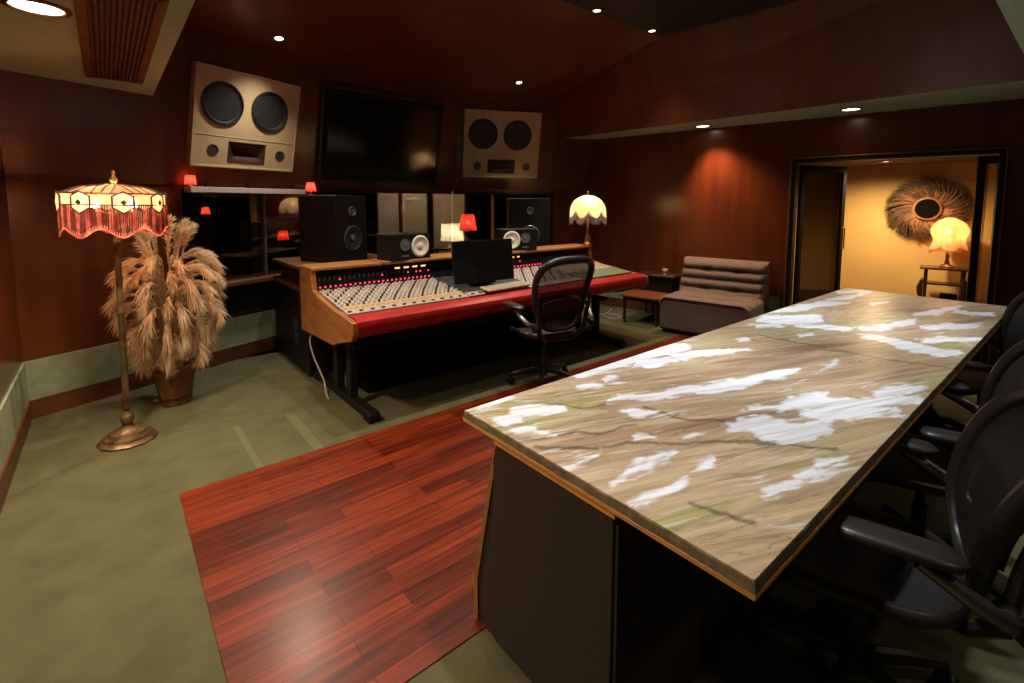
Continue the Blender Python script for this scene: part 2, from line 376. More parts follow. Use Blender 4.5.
# upper front wall leans into the room: bottom outline on the wall line, top outline moved inwards
def offset_path(pts, d):
    ls = []
    for a, b in zip(pts, pts[1:]):
        t = (b-a).normalized(); n = Vector((t.y, -t.x)); ls.append((a+n*d, t))
    def isect(l, m):
        (p, t), (q, u) = l, m; den = t.x*u.y-t.y*u.x; s = ((q.x-p.x)*u.y-(q.y-p.y)*u.x)/den; return p+t*s
    out = [isect(ls[0], (Vector((LX, 0)), Vector((0, 1))))]
    out += [isect(ls[i], ls[i+1]) for i in range(len(ls)-1)]
    out.append(isect(ls[-1], (P3, Vector((math.sin(R(10)), -math.cos(R(10)))))))
    return out
LEAN = .28; UZ0, UZ1 = 1.66, 2.98
B4 = [P0, P1, P2, P3]; T4 = offset_path(B4, LEAN)
for i, nm in enumerate(('left', 'middle', 'right')):
    a, b, c, d = B4[i], B4[i+1], T4[i+1], T4[i]
    tn = (b-a).normalized(); n = Vector((-tn.y, tn.x))*.15
    vs = [(*a, UZ0), (*b, UZ0), (*c, UZ1), (*d, UZ1), (*(a+n), UZ0), (*(b+n), UZ0), (*(b+n), UZ1), (*(a+n), UZ1)]
    m = MB(); m.add(vs, [(0, 1, 2, 3), (4, 7, 6, 5), (0, 4, 5, 1), (1, 5, 6, 2), (2, 6, 7, 3), (3, 7, 4, 0)])
    struct(m.build('wall_front_upper_'+nm, M['veneer']))
def lean_frame(i):
    """origin, along, up, normal of the leaning face of upper wall i"""
    a, b, c, d = [Vector((*p, z)) for p, z in ((B4[i], UZ0), (B4[i+1], UZ0), (T4[i+1], UZ1), (T4[i], UZ1))]
    u = (b-a).normalized(); n = u.cross(Vector((*((T4[i]+T4[i+1])/2), UZ1))-Vector((*((B4[i]+B4[i+1])/2), UZ0))).normalized()
    v = n.cross(u).normalized()
    return a, u, v, n            # n points into the room
# right wall with the double doorway
DY0, DY1 = .60, 2.22; DH = 1.955
wall_seg('wall_right_front', P3, (RX(DY1), DY1), 0, SOF+.05, M['veneer'])
wall_seg('wall_right_back', (RX(DY0), DY0), P4, 0, SOF+.05, M['veneer'])
wall_seg('wall_right_header', (RX(DY1), DY1), (RX(DY0), DY0), DH, SOF+.05, M['veneer'])
# carpet-covered dado and wooden baseboard
def skirt(nm, a, b, sgn=1):
    a = Vector(a); b = Vector(b)
    wall_seg('baseboard_'+nm, a, b, 0, .133, M['baseboard'], t=.022, out=-sgn)
    wall_seg('trim_dado_'+nm, a, b, .133, .41, M['green_strip'], t=.012, out=-sgn)
skirt('left', (LX, BY), (LX, P0.y)); skirt('front_left', P0, P1); skirt('front_middle', P1, P2); skirt('front_right', P2, P3)
skirt('right_front', P3, (RX(DY1+.08), DY1+.08)); skirt('right_back', (RX(DY0-.08), DY0-.08), P4)
# trim line where the leaning wall starts
for i, nm in enumerate(('left', 'middle', 'right')):
    wall_seg('trim_front_'+nm, B4[i], B4[i+1], 1.655, 1.69, M['veneer'], t=.012, out=-1)

# ceiling: low cloth-covered soffits round a raised coffer of wood
def soffit(nm, poly, z1=CEIL+.05, z0=SOF):
    o = MB().prism(poly, z0, z1).build('ceiling_soffit_'+nm, [M['green_cloth'], M['veneer_ceiling']])
    for p in o.data.polygons: p.material_index = 0 if p.normal.z < -.5 else 1
    return struct(o)
SX = .338; SY = .37
vx = [(-.03, 2.80), (.25, 2.80), (.25, 4.68), (-.03, 4.68)]
SOFL = 2.34
soffit('left', [(LX, SY), (SX, SY), (SX, Y22(SX)), (LX, P0.y)], z0=SOFL)
soffit('back', [(LX, BY), (P4.x, BY), (RX(SY), SY), (LX, SY)])
LIP0 = Vector((5.335, SY)); LIP1 = Vector((5.05, 5.05))
soffit('right', [(LIP0.x, LIP0.y), (RX(SY), SY), (P3.x, P3.y), (5.2, 5.08), (LIP1.x, LIP1.y)], SOF+.10)
# sloping fascia above the right soffit, from its lip up to the flat ceiling
E0 = Vector((5.0, SY)); E1 = Vector((4.70, 3.2)); E2 = Vector((4.62, 5.3))
def slab(name, q, t, m):
    n = (Vector(q[1])-Vector(q[0])).cross(Vector(q[2])-Vector(q[0])).normalized()*t
    vs = [Vector(p) for p in q]; k = len(q)
    b = MB(); b.add(vs+[v+n for v in vs], [tuple(range(k)), tuple(range(k, 2*k))[::-1]]+[(i, k+i, k+(i+1) % k, (i+1) % k) for i in range(k)])
    return struct(b.build(name, m))
slab('ceiling_fascia_right', [(LIP0.x, LIP0.y, SOF), (LIP1.x, LIP1.y+.1, SOF), (E2.x, E2.y, 3.34), (E0.x, E0.y, 3.34)], -.03, M['veneer_ceiling'])
# front slope rising from the leaning wall to the flat ceiling
ZS = lambda y: CEIL-(y-3.2)*.213
slab('ceiling_slope', [(SX-.4, 3.2, CEIL), (5.3, 3.2, CEIL), (5.3, 5.9, ZS(5.9)), (SX-.4, 5.9, ZS(5.9))], .03, M['veneer_ceiling'])
slab('ceiling', [(SX-.1, SY-.1, CEIL), (5.3, SY-.1, CEIL), (5.3, 3.2, CEIL), (SX-.1, 3.2, CEIL)], .04, M['black_ceiling'])

# ---- windows to the live room
def window(idx, a, b, mull, wood_sill=True):
    a = Vector(a); b = Vector(b); t = (b-a).normalized(); n = Vector((-t.y, t.x)); L = (b-a).length; ang = math.atan2(t.y, t.x)
    root = thing('window_%d' % idx, None, None, (*a, 0), ang); struct(root)
    f = MB()
    f.box((L/2, .06, .745), (L, .05, .05)); f.box((L/2, .06, 1.64), (L, .05, .04))
    f.build('window_frame', M['dark_wood'], root, bevel=.004)
    for x, wd, m in mull: box((x, .06, 1.19), (wd, .05, .88)).build('mullion', M[m], root, bevel=.003)
    box((L/2, .075, 1.19), (L, .008, .90)).build('pane', M['glass'], root)
    return root
window(1, WL, P1, [(.012, .03, 'dark_wood'), (.80, .010, 'silver')])
window(2, P1, P2, [(.02, .03, 'dark_wood')])
window(3, P2, WR, [(.57, .035, 'orange_wood'), (1.42, .03, 'dark_wood')])
# wooden ledge below the left window, black framed panel under it
ang = math.atan2((P1-P0).y, (P1-P0).x)
lw = (P1-WL).length
o = box((lw/2, -.045, .745), (lw, .13, .042)).build('trim_window_ledge', M['trim_wood'], loc=(*WL, 0), rz=ang, bevel=.006); struct(o)
o = MB().box((lw/2, -.006, .705), (lw, .02, .03)).box((lw/2, -.006, .435), (lw, .022, .03)).build('trim_panel_frame', M['dark_wood'], loc=(*WL, 0), rz=ang, bevel=.004); struct(o)

# ---- live room behind the glass
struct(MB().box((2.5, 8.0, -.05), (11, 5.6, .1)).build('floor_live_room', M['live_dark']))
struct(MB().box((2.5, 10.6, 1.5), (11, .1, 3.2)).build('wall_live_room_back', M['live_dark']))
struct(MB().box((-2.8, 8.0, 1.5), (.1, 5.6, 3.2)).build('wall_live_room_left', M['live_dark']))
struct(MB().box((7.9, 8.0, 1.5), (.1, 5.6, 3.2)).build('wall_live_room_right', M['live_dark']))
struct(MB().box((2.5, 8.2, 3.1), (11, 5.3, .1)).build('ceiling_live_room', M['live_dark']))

# ---- hall behind the doorway
hn = Vector((math.cos(R(10)), math.sin(R(10)))); ht = Vector((math.sin(R(10)), -math.cos(R(10))))   # ht runs towards the camera side
D0 = Vector((RX(DY1), DY1)); HD = 1.9; HC = 1.995
def hp(s, d): return D0+ht*s+hn*d
wall_seg('wall_hall_far', hp(-1.6, HD), hp(3.2, HD), 0, 2.4, M['hall_paint'], t=.1)
wall_seg('wall_hall_left', hp(-.55, .12), hp(-.55, HD), 0, 2.4, M['console_wood'], t=.1)
wall_seg('wall_hall_right', hp(3.0, HD), hp(3.0, .12), 0, 2.4, M['hall_paint'], t=.1)
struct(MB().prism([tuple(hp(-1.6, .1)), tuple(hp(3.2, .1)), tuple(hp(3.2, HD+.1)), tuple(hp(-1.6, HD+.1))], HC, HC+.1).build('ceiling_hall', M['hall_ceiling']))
struct(MB().prism([tuple(hp(-1.6, 0)), tuple(hp(3.2, 0)), tuple(hp(3.2, HD+.1)), tuple(hp(-1.6, HD+.1))], -.1, 0).build('floor_hall', M['dark_wood']))
# door frame: black jambs and head, folded-open glazed leaf on the left, narrow glazed leaf on the right
DW = (hp(0, 0)-Vector((RX(DY0), DY0))).length
rt = math.atan2(ht.y, ht.x)
dr = thing('door_1', None, None, (*D0, 0), rt); struct(dr)
fr = MB()
for x in (-.005, DW+.005): fr.box((x, .03, DH/2+.02), (.04, .16, DH+.04))
fr.box((DW/2, .03, DH+.01), (DW+.05, .16, .04))
fr.build('door_frame', M['black'], dr, bevel=.006)
st = MB()
for x in (-.033, DW+.033): st.box((x, -.055, DH/2+.02), (.016, .02, DH+.05))
st.box((DW/2, -.055, DH+.038), (DW+.082, .02, .016))
st.build('architrave', M['trim_wood'], dr, bevel=.004)
def leaf(x, y, rz, wd, name):
    l = bpy.data.objects.new(name, None); COL.objects.link(l); l.parent = dr; l.location = (x, y, 0); l.rotation_euler.z = rz
    m = MB(); hh = DH-.03
    for q in ((.03, wd-.03) if wd > .3 else (wd-.03,)): m.box((q, 0, hh/2+.005), (.06, .04, hh))
    m.box((wd/2, 0, hh-.03), (wd, .04, .07)); m.box((wd/2, 0, .12), (wd, .04, .22))
    m.build('stile', M['black'], l, bevel=.004)
    box((wd/2, 0, hh/2+.1), (wd-.11, .008, hh-.28)).build('pane', M['door_glass'], l)
    h = MB(); h.tube([(wd-.035, -.02, .95), (wd-.035, -.055, .95), (wd-.035, -.055, 1.2), (wd-.035, -.02, 1.2)], .008, 8)
    h.build('handle', M['brass'], l, smooth=True)
    return l
leaf(.03, .14, R(61), .74, 'door_leaf')
leaf(DW-.02, .02, R(184), .135, 'door_leaf')

# ================================================================== STONE-TOPPED TABLE
WHITE=[[(1.36,1.09),(1.49,1.02),(1.62,0.958),(1.84,0.873),(2.12,0.798),(2.28,0.794),(2.31,0.805),(2.21,0.842),(1.94,0.929),(1.68,1),(1.55,1.06),(1.38,1.11)],
[(1.02,1.24),(1.07,1.19),(1.13,1.15),(1.21,1.14),(1.23,1.17),(1.2,1.22),(1.13,1.26),(1.05,1.27)],
[(0.936,1.24),(0.964,1.18),(1.01,1.16),(1.03,1.18),(1.01,1.24),(0.964,1.27)],
[(0.929,1.34),(0.992,1.35),(1.05,1.35),(1.12,1.34),(1.13,1.35),(1.07,1.39),(1.03,1.43),(0.953,1.4)],
[(0.945,1.12),(1,1.09),(1.03,1.03),(1.04,1.04),(1.03,1.12),(0.961,1.15)],
[(1.37,1.26),(1.42,1.23),(1.47,1.2),(1.49,1.22),(1.47,1.27),(1.4,1.29)],
[(1.51,1.23),(1.56,1.22),(1.62,1.21),(1.64,1.23),(1.61,1.26),(1.55,1.26)],
[(1.46,1.35),(1.58,1.32),(1.72,1.31),(1.88,1.29),(2.02,1.28),(2.19,1.27),(2.28,1.32),(2.18,1.4),(1.99,1.38),(1.8,1.38),(1.65,1.4),(1.49,1.39)],
[(1.78,1.29),(1.84,1.22),(1.97,1.19),(2.02,1.23),(1.94,1.28),(1.85,1.34)],
[(1.95,1.21),(2.13,1.16),(2.25,1.1),(2.41,1.06),(2.44,1.07),(2.35,1.15),(2.22,1.22),(2.04,1.28)],
[(1.34,0.987),(1.36,0.935),(1.43,0.914),(1.46,0.933),(1.42,0.973),(1.37,1.01)],
[(1.2,0.848),(1.23,0.832),(1.27,0.816),(1.28,0.823),(1.26,0.851),(1.22,0.864)],
[(1.35,0.759),(1.37,0.746),(1.4,0.731),(1.41,0.738),(1.4,0.76),(1.36,0.767)],
[(0.905,0.863),(0.978,0.873),(1.09,0.877),(1.09,0.885),(0.993,0.897),(0.92,0.894)],
[(0.962,0.727),(1.04,0.732),(1.12,0.727),(1.24,0.725),(1.25,0.732),(1.15,0.755),(1.07,0.766),(0.975,0.752)],
[(0.922,0.638),(1.02,0.632),(1.13,0.627),(1.31,0.63),(1.32,0.637),(1.15,0.651),(1.04,0.655),(0.932,0.655)],
[(1.51,0.7),(1.57,0.646),(1.64,0.589),(1.74,0.623),(1.68,0.693),(1.57,0.736)],
[(1.53,0.637),(1.53,0.555),(1.61,0.519),(1.72,0.477),(1.83,0.513),(1.76,0.574),(1.71,0.622),(1.6,0.666)],
[(1.5,0.6),(1.54,0.545),(1.61,0.523),(1.64,0.533),(1.6,0.566),(1.54,0.616)],
[(1.77,0.596),(1.84,0.517),(1.95,0.446),(2.09,0.396),(2.15,0.411),(2.07,0.477),(1.97,0.557),(1.84,0.621)],
[(1.76,0.668),(1.86,0.629),(1.99,0.516),(2.13,0.432),(2.25,0.356),(2.35,0.373),(2.25,0.458),(2.1,0.546),(1.95,0.666),(1.81,0.692)],
[(2.2,0.493),(2.28,0.433),(2.45,0.371),(2.53,0.388),(2.39,0.46),(2.25,0.505)],
[(1.71,0.727),(1.78,0.683),(1.89,0.658),(2.06,0.592),(2.1,0.607),(1.95,0.682),(1.81,0.699),(1.75,0.742)],
[(2.11,0.519),(2.15,0.485),(2.2,0.497),(2.16,0.531)],
[(1.22,0.462),(1.29,0.451),(1.36,0.434),(1.45,0.412),(1.48,0.43),(1.4,0.457),(1.32,0.475),(1.24,0.481)],
[(1.47,0.435),(1.53,0.422),(1.58,0.406),(1.6,0.415),(1.56,0.436),(1.5,0.45)],
[(3.04,1.3),(3.09,1.16),(3.35,1.05),(3.59,1.13),(3.37,1.26),(3.21,1.37)],
[(3.32,1.36),(3.58,1.25),(3.83,1.21),(4.11,1.1),(4.2,1.13),(4.06,1.29),(3.79,1.33),(3.41,1.4)],
[(2.9,1.23),(3,1.14),(3.1,1.18),(2.99,1.27)],
[(3.09,1.1),(3.17,0.997),(3.23,0.855),(3.34,0.882),(3.28,1.03),(3.14,1.12)],
[(3.27,0.823),(3.44,0.745),(3.74,0.666),(3.93,0.707),(3.61,0.788),(3.37,0.853)],
[(3.11,0.783),(3.12,0.697),(3.09,0.611),(3.23,0.634),(3.26,0.726),(3.21,0.806)],
[(3.1,0.647),(2.99,0.53),(3.01,0.436),(3.08,0.371),(3.26,0.394),(3.18,0.46),(3.21,0.562),(3.2,0.663)],
[(3.21,0.562),(3.34,0.487),(3.54,0.355),(3.62,0.364),(3.49,0.512),(3.31,0.581)],
[(3.99,0.731),(4.13,0.636),(4.58,0.588),(4.67,0.603),(4.36,0.679),(4.09,0.753)],
[(4.32,0.576),(4.3,0.492),(4.39,0.4),(4.51,0.411),(4.46,0.511),(4.45,0.592)],
[(3.59,0.632),(3.71,0.524),(3.89,0.401),(4.02,0.416),(3.9,0.553),(3.68,0.649)],
[(2.3,0.718),(2.42,0.73),(2.56,0.718),(2.59,0.729),(2.46,0.752),(2.31,0.728)],
[(4.08,1.26),(4.33,1.17),(4.72,1.16),(4.88,1.2),(4.51,1.22),(4.17,1.29)],
[(4.5,1.31),(4.71,1.2),(4.88,1.24),(4.65,1.36)],
[(2.5,1.16),(2.58,1.12),(2.66,1.16),(2.57,1.19)],
[(2.86,0.997),(2.98,0.965),(3.03,0.985),(2.91,1.02)],
[(4.14,1),(4.36,0.951),(4.44,0.972),(4.26,1.04)]]
VEINS=[[(1.2,1.22),(1.27,1.12),(1.37,1.08)],
[(1.46,0.981),(1.44,0.87),(1.5,0.812),(1.59,0.718)],
[(0.948,1.02),(1.09,0.9),(1.18,0.844),(1.34,0.722),(1.53,0.591)],
[(2.71,0.83),(2.77,0.692),(2.77,0.574),(2.82,0.475),(2.84,0.391)],
[(1.44,0.648),(1.54,0.546),(1.63,0.447)],
[(1.06,0.562),(1.08,0.511),(1.1,0.443)],
[(0.934,1.08),(1.1,0.994),(1.3,0.906)],
[(2.75,1.15),(2.75,0.951),(2.77,0.734)]]

TX0, TX1, TY0, TY1, TZ = .93, 4.87, .3615, 1.367, .77
def seg_dist(px, py, a, b):
    ax, ay = a; bx, by = b; dx, dy = bx-ax, by-ay; L = dx*dx+dy*dy+1e-12
    t = np.clip(((px-ax)*dx+(py-ay)*dy)/L, 0, 1)
    return np.hypot(px-(ax+t*dx), py-(ay+t*dy))
def poly_sd(px, py, P):
    d = np.full(px.shape, 9.0); ins = np.zeros(px.shape, bool); n = len(P)
    for i in range(n):
        a, b = P[i], P[(i+1) % n]
        d = np.minimum(d, seg_dist(px, py, a, b))
        c = ((a[1] > py) != (b[1] > py))
        with np.errstate(divide='ignore', invalid='ignore'):
            xi = (b[0]-a[0])*(py-a[1])/(b[1]-a[1]+1e-12)+a[0]
        ins ^= c & (px < xi)
    return np.where(ins, d, -d)
def stone_mat():
    m = bpy.data.materials.new('onyx'); m.use_nodes = True; nt = m.node_tree; b = nt.nodes['Principled BSDF']; L = nt.links.new
    tc = nt.nodes.new('ShaderNodeTexCoord')
    def N(scale, sx, sy, rot, detail=6, dist=0.0):
        m0 = nt.nodes.new('ShaderNodeMapping'); m0.inputs['Rotation'].default_value = (0, 0, R(rot)); L(tc.outputs['Object'], m0.inputs[0])
        mp = nt.nodes.new('ShaderNodeMapping'); mp.inputs['Scale'].default_value = (sx, sy, 1); L(m0.outputs[0], mp.inputs[0])
        n = nt.nodes.new('ShaderNodeTexNoise'); n.inputs['Scale'].default_value = scale; n.inputs['Detail'].default_value = detail; n.inputs['Distortion'].default_value = dist; L(mp.outputs[0], n.inputs['Vector']); return n.outputs['Fac']
    # banding runs along the sweep of the veins
    n1 = N(1.5, .55, 3.6, 20, 8, .9)
    r1 = nt.nodes.new('ShaderNodeValToRGB'); e = r1.color_ramp.elements
    e[0].position = .30; e[0].color = (.31, .195, .115, 1); e[1].position = .72; e[1].color = (.48, .42, .22, 1)
    for p, c in ((.40, (.42, .29, .18)), (.46, (.55, .42, .28)), (.52, (.43, .32, .19)), (.57, (.54, .43, .26)), (.65, (.37, .33, .14))):
        q = e.new(p); q.color = (*c, 1)
    L(n1, r1.inputs[0])
    n2 = N(3.4, .45, 8, 20, 8, 1.4)
    mr = nt.nodes.new('ShaderNodeMapRange'); mr.inputs['From Min'].default_value = .35; mr.inputs['From Max'].default_value = .62; mr.inputs['To Min'].default_value = .80; mr.inputs['To Max'].default_value = 1.12; L(n2, mr.inputs[0])
    mx = nt.nodes.new('ShaderNodeMix'); mx.data_type = 'RGBA'; mx.blend_type = 'MULTIPLY'; mx.inputs['Factor'].default_value = 1
    L(r1.outputs[0], mx.inputs['A']); L(mr.outputs[0], mx.inputs['B'])
    at = nt.nodes.new('ShaderNodeAttribute'); at.attribute_name = 'quartz'; sp = nt.nodes.new('ShaderNodeSeparateColor'); L(at.outputs['Color'], sp.inputs[0])
    # fine dark lines along the bedding
    n4 = N(2.0, .35, 6, 20, 7, 1.6)
    sb_ = nt.nodes.new('ShaderNodeMath'); sb_.operation = 'SUBTRACT'; sb_.inputs[1].default_value = .5; L(n4, sb_.inputs[0])
    ab_ = nt.nodes.new('ShaderNodeMath'); ab_.operation = 'ABSOLUTE'; L(sb_.outputs[0], ab_.inputs[0])
    ml_ = nt.nodes.new('ShaderNodeMapRange'); ml_.inputs['From Min'].default_value = 0; ml_.inputs['From Max'].default_value = .013; ml_.inputs['To Min'].default_value = .5; ml_.inputs['To Max'].default_value = 0; L(ab_.outputs[0], ml_.inputs[0])
    mv_ = nt.nodes.new('ShaderNodeMix'); mv_.data_type = 'RGBA'; mv_.inputs['B'].default_value = (.10, .062, .034, 1)
    L(ml_.outputs[0], mv_.inputs['Factor']); L(mx.outputs['Result'], mv_.inputs['A']); mx = mv_
    # dark cracks
    m2 = nt.nodes.new('ShaderNodeMix'); m2.data_type = 'RGBA'; m2.inputs['B'].default_value = (.045, .03, .018, 1)
    L(sp.outputs[1], m2.inputs['Factor']); L(mx.outputs['Result'], m2.inputs['A'])
    # white crystalline patches, the glow of backlit stone painted into their white
    n3 = N(9, .8, 3.0, 20, 8, .7)
    ad = nt.nodes.new('ShaderNodeMath'); ad.operation = 'MULTIPLY_ADD'; ad.inputs[1].default_value = .95; L(n3, ad.inputs[0]); L(sp.outputs[0], ad.inputs[2])
    mw = nt.nodes.new('ShaderNodeMapRange'); mw.interpolation_type = 'SMOOTHSTEP'; mw.inputs['From Min'].default_value = .84; mw.inputs['From Max'].default_value = 1.08; L(ad.outputs[0], mw.inputs[0])
    m3 = nt.nodes.new('ShaderNodeMix'); m3.data_type = 'RGBA'; m3.inputs['B'].default_value = (.87, .91, .98, 1)
    n5 = N(7, .7, 4.5, 20, 8, 1.0)
    w5 = nt.nodes.new('ShaderNodeMapRange'); w5.inputs['From Min'].default_value = .60; w5.inputs['From Max'].default_value = .70; w5.inputs['To Max'].default_value = .85; L(n5, w5.inputs[0])
    p5 = nt.nodes.new('ShaderNodeMath'); p5.operation = 'MULTIPLY'; L(w5.outputs[0], p5.inputs[0]); L(sp.outputs[2], p5.inputs[1])
    k5 = nt.nodes.new('ShaderNodeMapRange'); k5.inputs['From Min'].default_value = .36; k5.inputs['From Max'].default_value = .56; k5.inputs['To Min'].default_value = .62; L(n2, k5.inputs[0])
    q5 = nt.nodes.new('ShaderNodeMath'); q5.operation = 'MULTIPLY'; L(mw.outputs[0], q5.inputs[0]); L(k5.outputs[0], q5.inputs[1])
    x5 = nt.nodes.new('ShaderNodeMath'); x5.operation = 'MAXIMUM'; L(p5.outputs[0], x5.inputs[0]); L(q5.outputs[0], x5.inputs[1])
    L(x5.outputs[0], m3.inputs['Factor']); L(m2.outputs['Result'], m3.inputs['A']); L(m3.outputs['Result'], b.inputs['Base Color'])
    b.inputs['Roughness'].default_value = .32; b.inputs['Specular IOR Level'].default_value = .35
    bp = nt.nodes.new('ShaderNodeBump'); bp.inputs['Strength'].default_value = .12; bp.inputs['Distance'].default_value = .004; L(n2, bp.inputs['Height']); L(bp.outputs[0], b.inputs['Normal'])
    return m
tb = thing('stone_top_table', 'long table with a tan and green onyx top with white crystal patches painted bright as if backlit', 'table', ((TX0+TX1)/2, (TY0+TY1)/2, 0), R(-.46))
tcx, tcy = tb.location.x, tb.location.y
NX, NY = 560, 146
gx = np.linspace(TX0, TX1, NX+1); gy = np.linspace(TY0, TY1, NY+1); GX, GY = np.meshgrid(gx, gy)
wx = np.empty(GX.shape); wy = np.empty(GX.shape)
for j in range(NY+1):
    for i in range(NX+1):
        p = Vector((gx[i]*5+gy[j]*2, gy[j]*9-gx[i]*3.5, 0)); q = noise.noise_vector(p)+.5*noise.noise_vector(p*2.7)+.3*noise.noise_vector(p*6)
        wx[j, i] = q.x; wy[j, i] = q.y
QX = GX+wx*.03; QY = GY+wy*.02
sd = np.full(GX.shape, -9.0)
for P in WHITE:
    cxm = sum(p[0] for p in P)/len(P); rad = max(math.hypot(p[0]-cxm, p[1]-sum(q[1] for q in P)/len(P)) for p in P)
    sd = np.maximum(sd, poly_sd(QX, QY, P))
vd = np.full(GX.shape, 9.0)
for P in VEINS:
    for a, b in zip(P, P[1:]): vd = np.minimum(vd, seg_dist(GX+wx*.02, GY+wy*.02, a, b))
white = np.clip(.5+sd/.10, 0, 1); vein = np.clip(1-vd/.013, 0, 1)*.8
vs = []; fs = []
def rough(i, j): return .004*noise.noise(Vector((gx[i]*9, gy[j]*9, 3)))
for j in range(NY+1):
    for i in range(NX+1): vs.append((gx[i]-tcx, gy[j]-tcy, TZ))
for j in range(NY):
    for i in range(NX):
        a = j*(NX+1)+i; fs.append((a, a+1, a+NX+2, a+NX+1))
ring = [(i, 0) for i in range(NX)]+[(NX, j) for j in range(NY)]+[(i, NY) for i in range(NX, 0, -1)]+[(0, j) for j in range(NY, 0, -1)]
o = len(vs)
for lev, z in enumerate((TZ-.006, TZ-.015, TZ-.026)):       # chiselled edge
    for i, j in ring:
        k = .003*(lev+1)+.004*noise.noise(Vector((gx[i]*14, gy[j]*14, lev*2.0)))
        ox = k*(1 if i == NX else -1 if i == 0 else 0); oy = k*(1 if j == NY else -1 if j == 0 else 0)
        vs.append((gx[i]-tcx+ox*.6, gy[j]-tcy+oy*.6, z))
nr = len(ring)
for k in range(nr):
    k2 = (k+1) % nr; a = ring[k][1]*(NX+1)+ring[k][0]; b = ring[k2][1]*(NX+1)+ring[k2][0]
    fs.append((a, o+k, o+k2, b))
    for lev in range(2): fs.append((o+lev*nr+k, o+(lev+1)*nr+k, o+(lev+1)*nr+k2, o+lev*nr+k2))
fs.append(tuple(o+2*nr+k for k in range(nr)))
sb = MB(); sb.v = vs; sb.f = fs
so = sb.build('stone_top', stone_mat(), tb)
ca = so.data.color_attributes.new('quartz', 'FLOAT_COLOR', 'POINT')
colr = np.zeros((len(vs), 4), np.float32); n0 = (NX+1)*(NY+1)
colr[:n0, 0] = white.ravel(); colr[:n0, 1] = vein.ravel(); colr[:n0, 2] = np.clip(1+sd/.16, 0, 1).ravel(); colr[:, 3] = 1
for lev in range(3):
    for k, (i, j) in enumerate(ring): colr[o+lev*nr+k] = colr[j*(NX+1)+i]; colr[o+lev*nr+k, 0] *= .3; colr[o+lev*nr+k, 2] = 0; colr[o+lev*nr+k, 1] = .62
ca.data.foreach_set('color', colr.ravel())
so.data.polygons.foreach_set('use_smooth', [False]*len(so.data.polygons))
e = MB()
TXm, TYm = (TX1-TX0), (TY1-TY0)
box((0, 0, TZ-.033), (TXm+.012, TYm+.012, .013)).build('wood_edge', M['edge_wood'], tb, bevel=.002)
# pedestal: leaning panel on the console side, dark carpet cloth all round, wooden corner strips
bx0, bx1 = .945, 4.62; by0 = .70; yb, yt = 1.32, 1.195
q = [(by0-tcy, 0.0), (yb-tcy, 0), (yb-tcy, .16), (yt-tcy, .725), (by0-tcy, .725)]
MB().prism(q, bx0-tcx, bx1-tcx, 'x').build('pedestal', M['black_cloth'], tb)
for xx in (bx0-.006, bx1+.006):
    MB().tube([(xx-tcx, yb-tcy, .004), (xx-tcx, yb-tcy, .16), (xx-tcx, yt-tcy, .722)], .009, 4).build('corner_strip', M['edge_wood'], tb)
box((bx0-.008-tcx, (by0+yt)/2-tcy, .722), (.018, yt-by0, .014)).build('top_strip', M['edge_wood'], tb)
box((bx0-.001-tcx, (by0+.26)-tcy, .36), (.02, .5, .70)).build('end_panel', M['black_cloth'], tb, bevel=.003)

# ================================================================== MIXING CONSOLE
CX0, CX1 = 1.19, 4.46
cs = thing('mixing_console', 'long wooden mixing console with red leather armrest, white knobs and red lights', 'mixing console', (CX0, 3.07, 0))
def cl(x, y, z): return (x-CX0, y-3.07, z)
side = [(4.13, .985), (3.88, .985), (3.845, .82), (3.70, .79), (3.40, .745), (3.22, .735), (3.06, .715), (3.05, .64), (3.09, .585), (3.30, .53), (3.44, .482), (4.16, .455), (4.16, .94)]
for x in (CX0, CX1-.04):
    MB().prism([(y-3.07, z) for y, z in side], x-CX0, x-CX0+.04, 'x').build('side_panel', M['console_wood'], cs, bevel=.006)
L = CX1-CX0
MB().prism([(y-3.07, z) for y, z in [(4.12, .965), (3.90, .965), (3.855, .81), (3.25, .725), (3.2, .60), (3.45, .50), (4.12, .48)]], .04, L-.04, 'x').build('chassis', M['black'], cs)
MB().prism([(y-3.07, z) for y, z in [(3.905, .967), (3.858, .815), (3.852, .815), (3.898, .967)]], .04, L-.04, 'x').build('meter_panel', M['black_gloss'], cs)
# cap boards of the meter bridge
for x0, x1, yy, zz in ((1.19, 1.78, 3.855, .985), (1.79, 3.10, 3.835, .99), (3.11, 4.46, 3.855, .985)):
    MB().box(cl((x0+x1)/2, (yy+4.14)/2, zz), (x1-x0, 4.14-yy, .026)).build('cap_board', M['orange_wood'], cs, bevel=.008, seg=3)
# armrest: rounded red leather roll
arm = [(3.235, .728), (3.20, .737), (3.11, .733), (3.068, .715), (3.055, .68), (3.065, .63), (3.10, .60), (3.2, .595), (3.235, .61)]
MB().prism([(y-3.07, z) for y, z in arm], .042, L-.042, 'x').build('armrest', M['red_leather'], cs, smooth=True)
MB().box(cl((1.33+4.02)/2, 3.80, .235), (2.36, .44, .45)).build('dark_filler_box', M['hub_black'], cs, bevel=.005)  # black box added to keep the space under the console dark
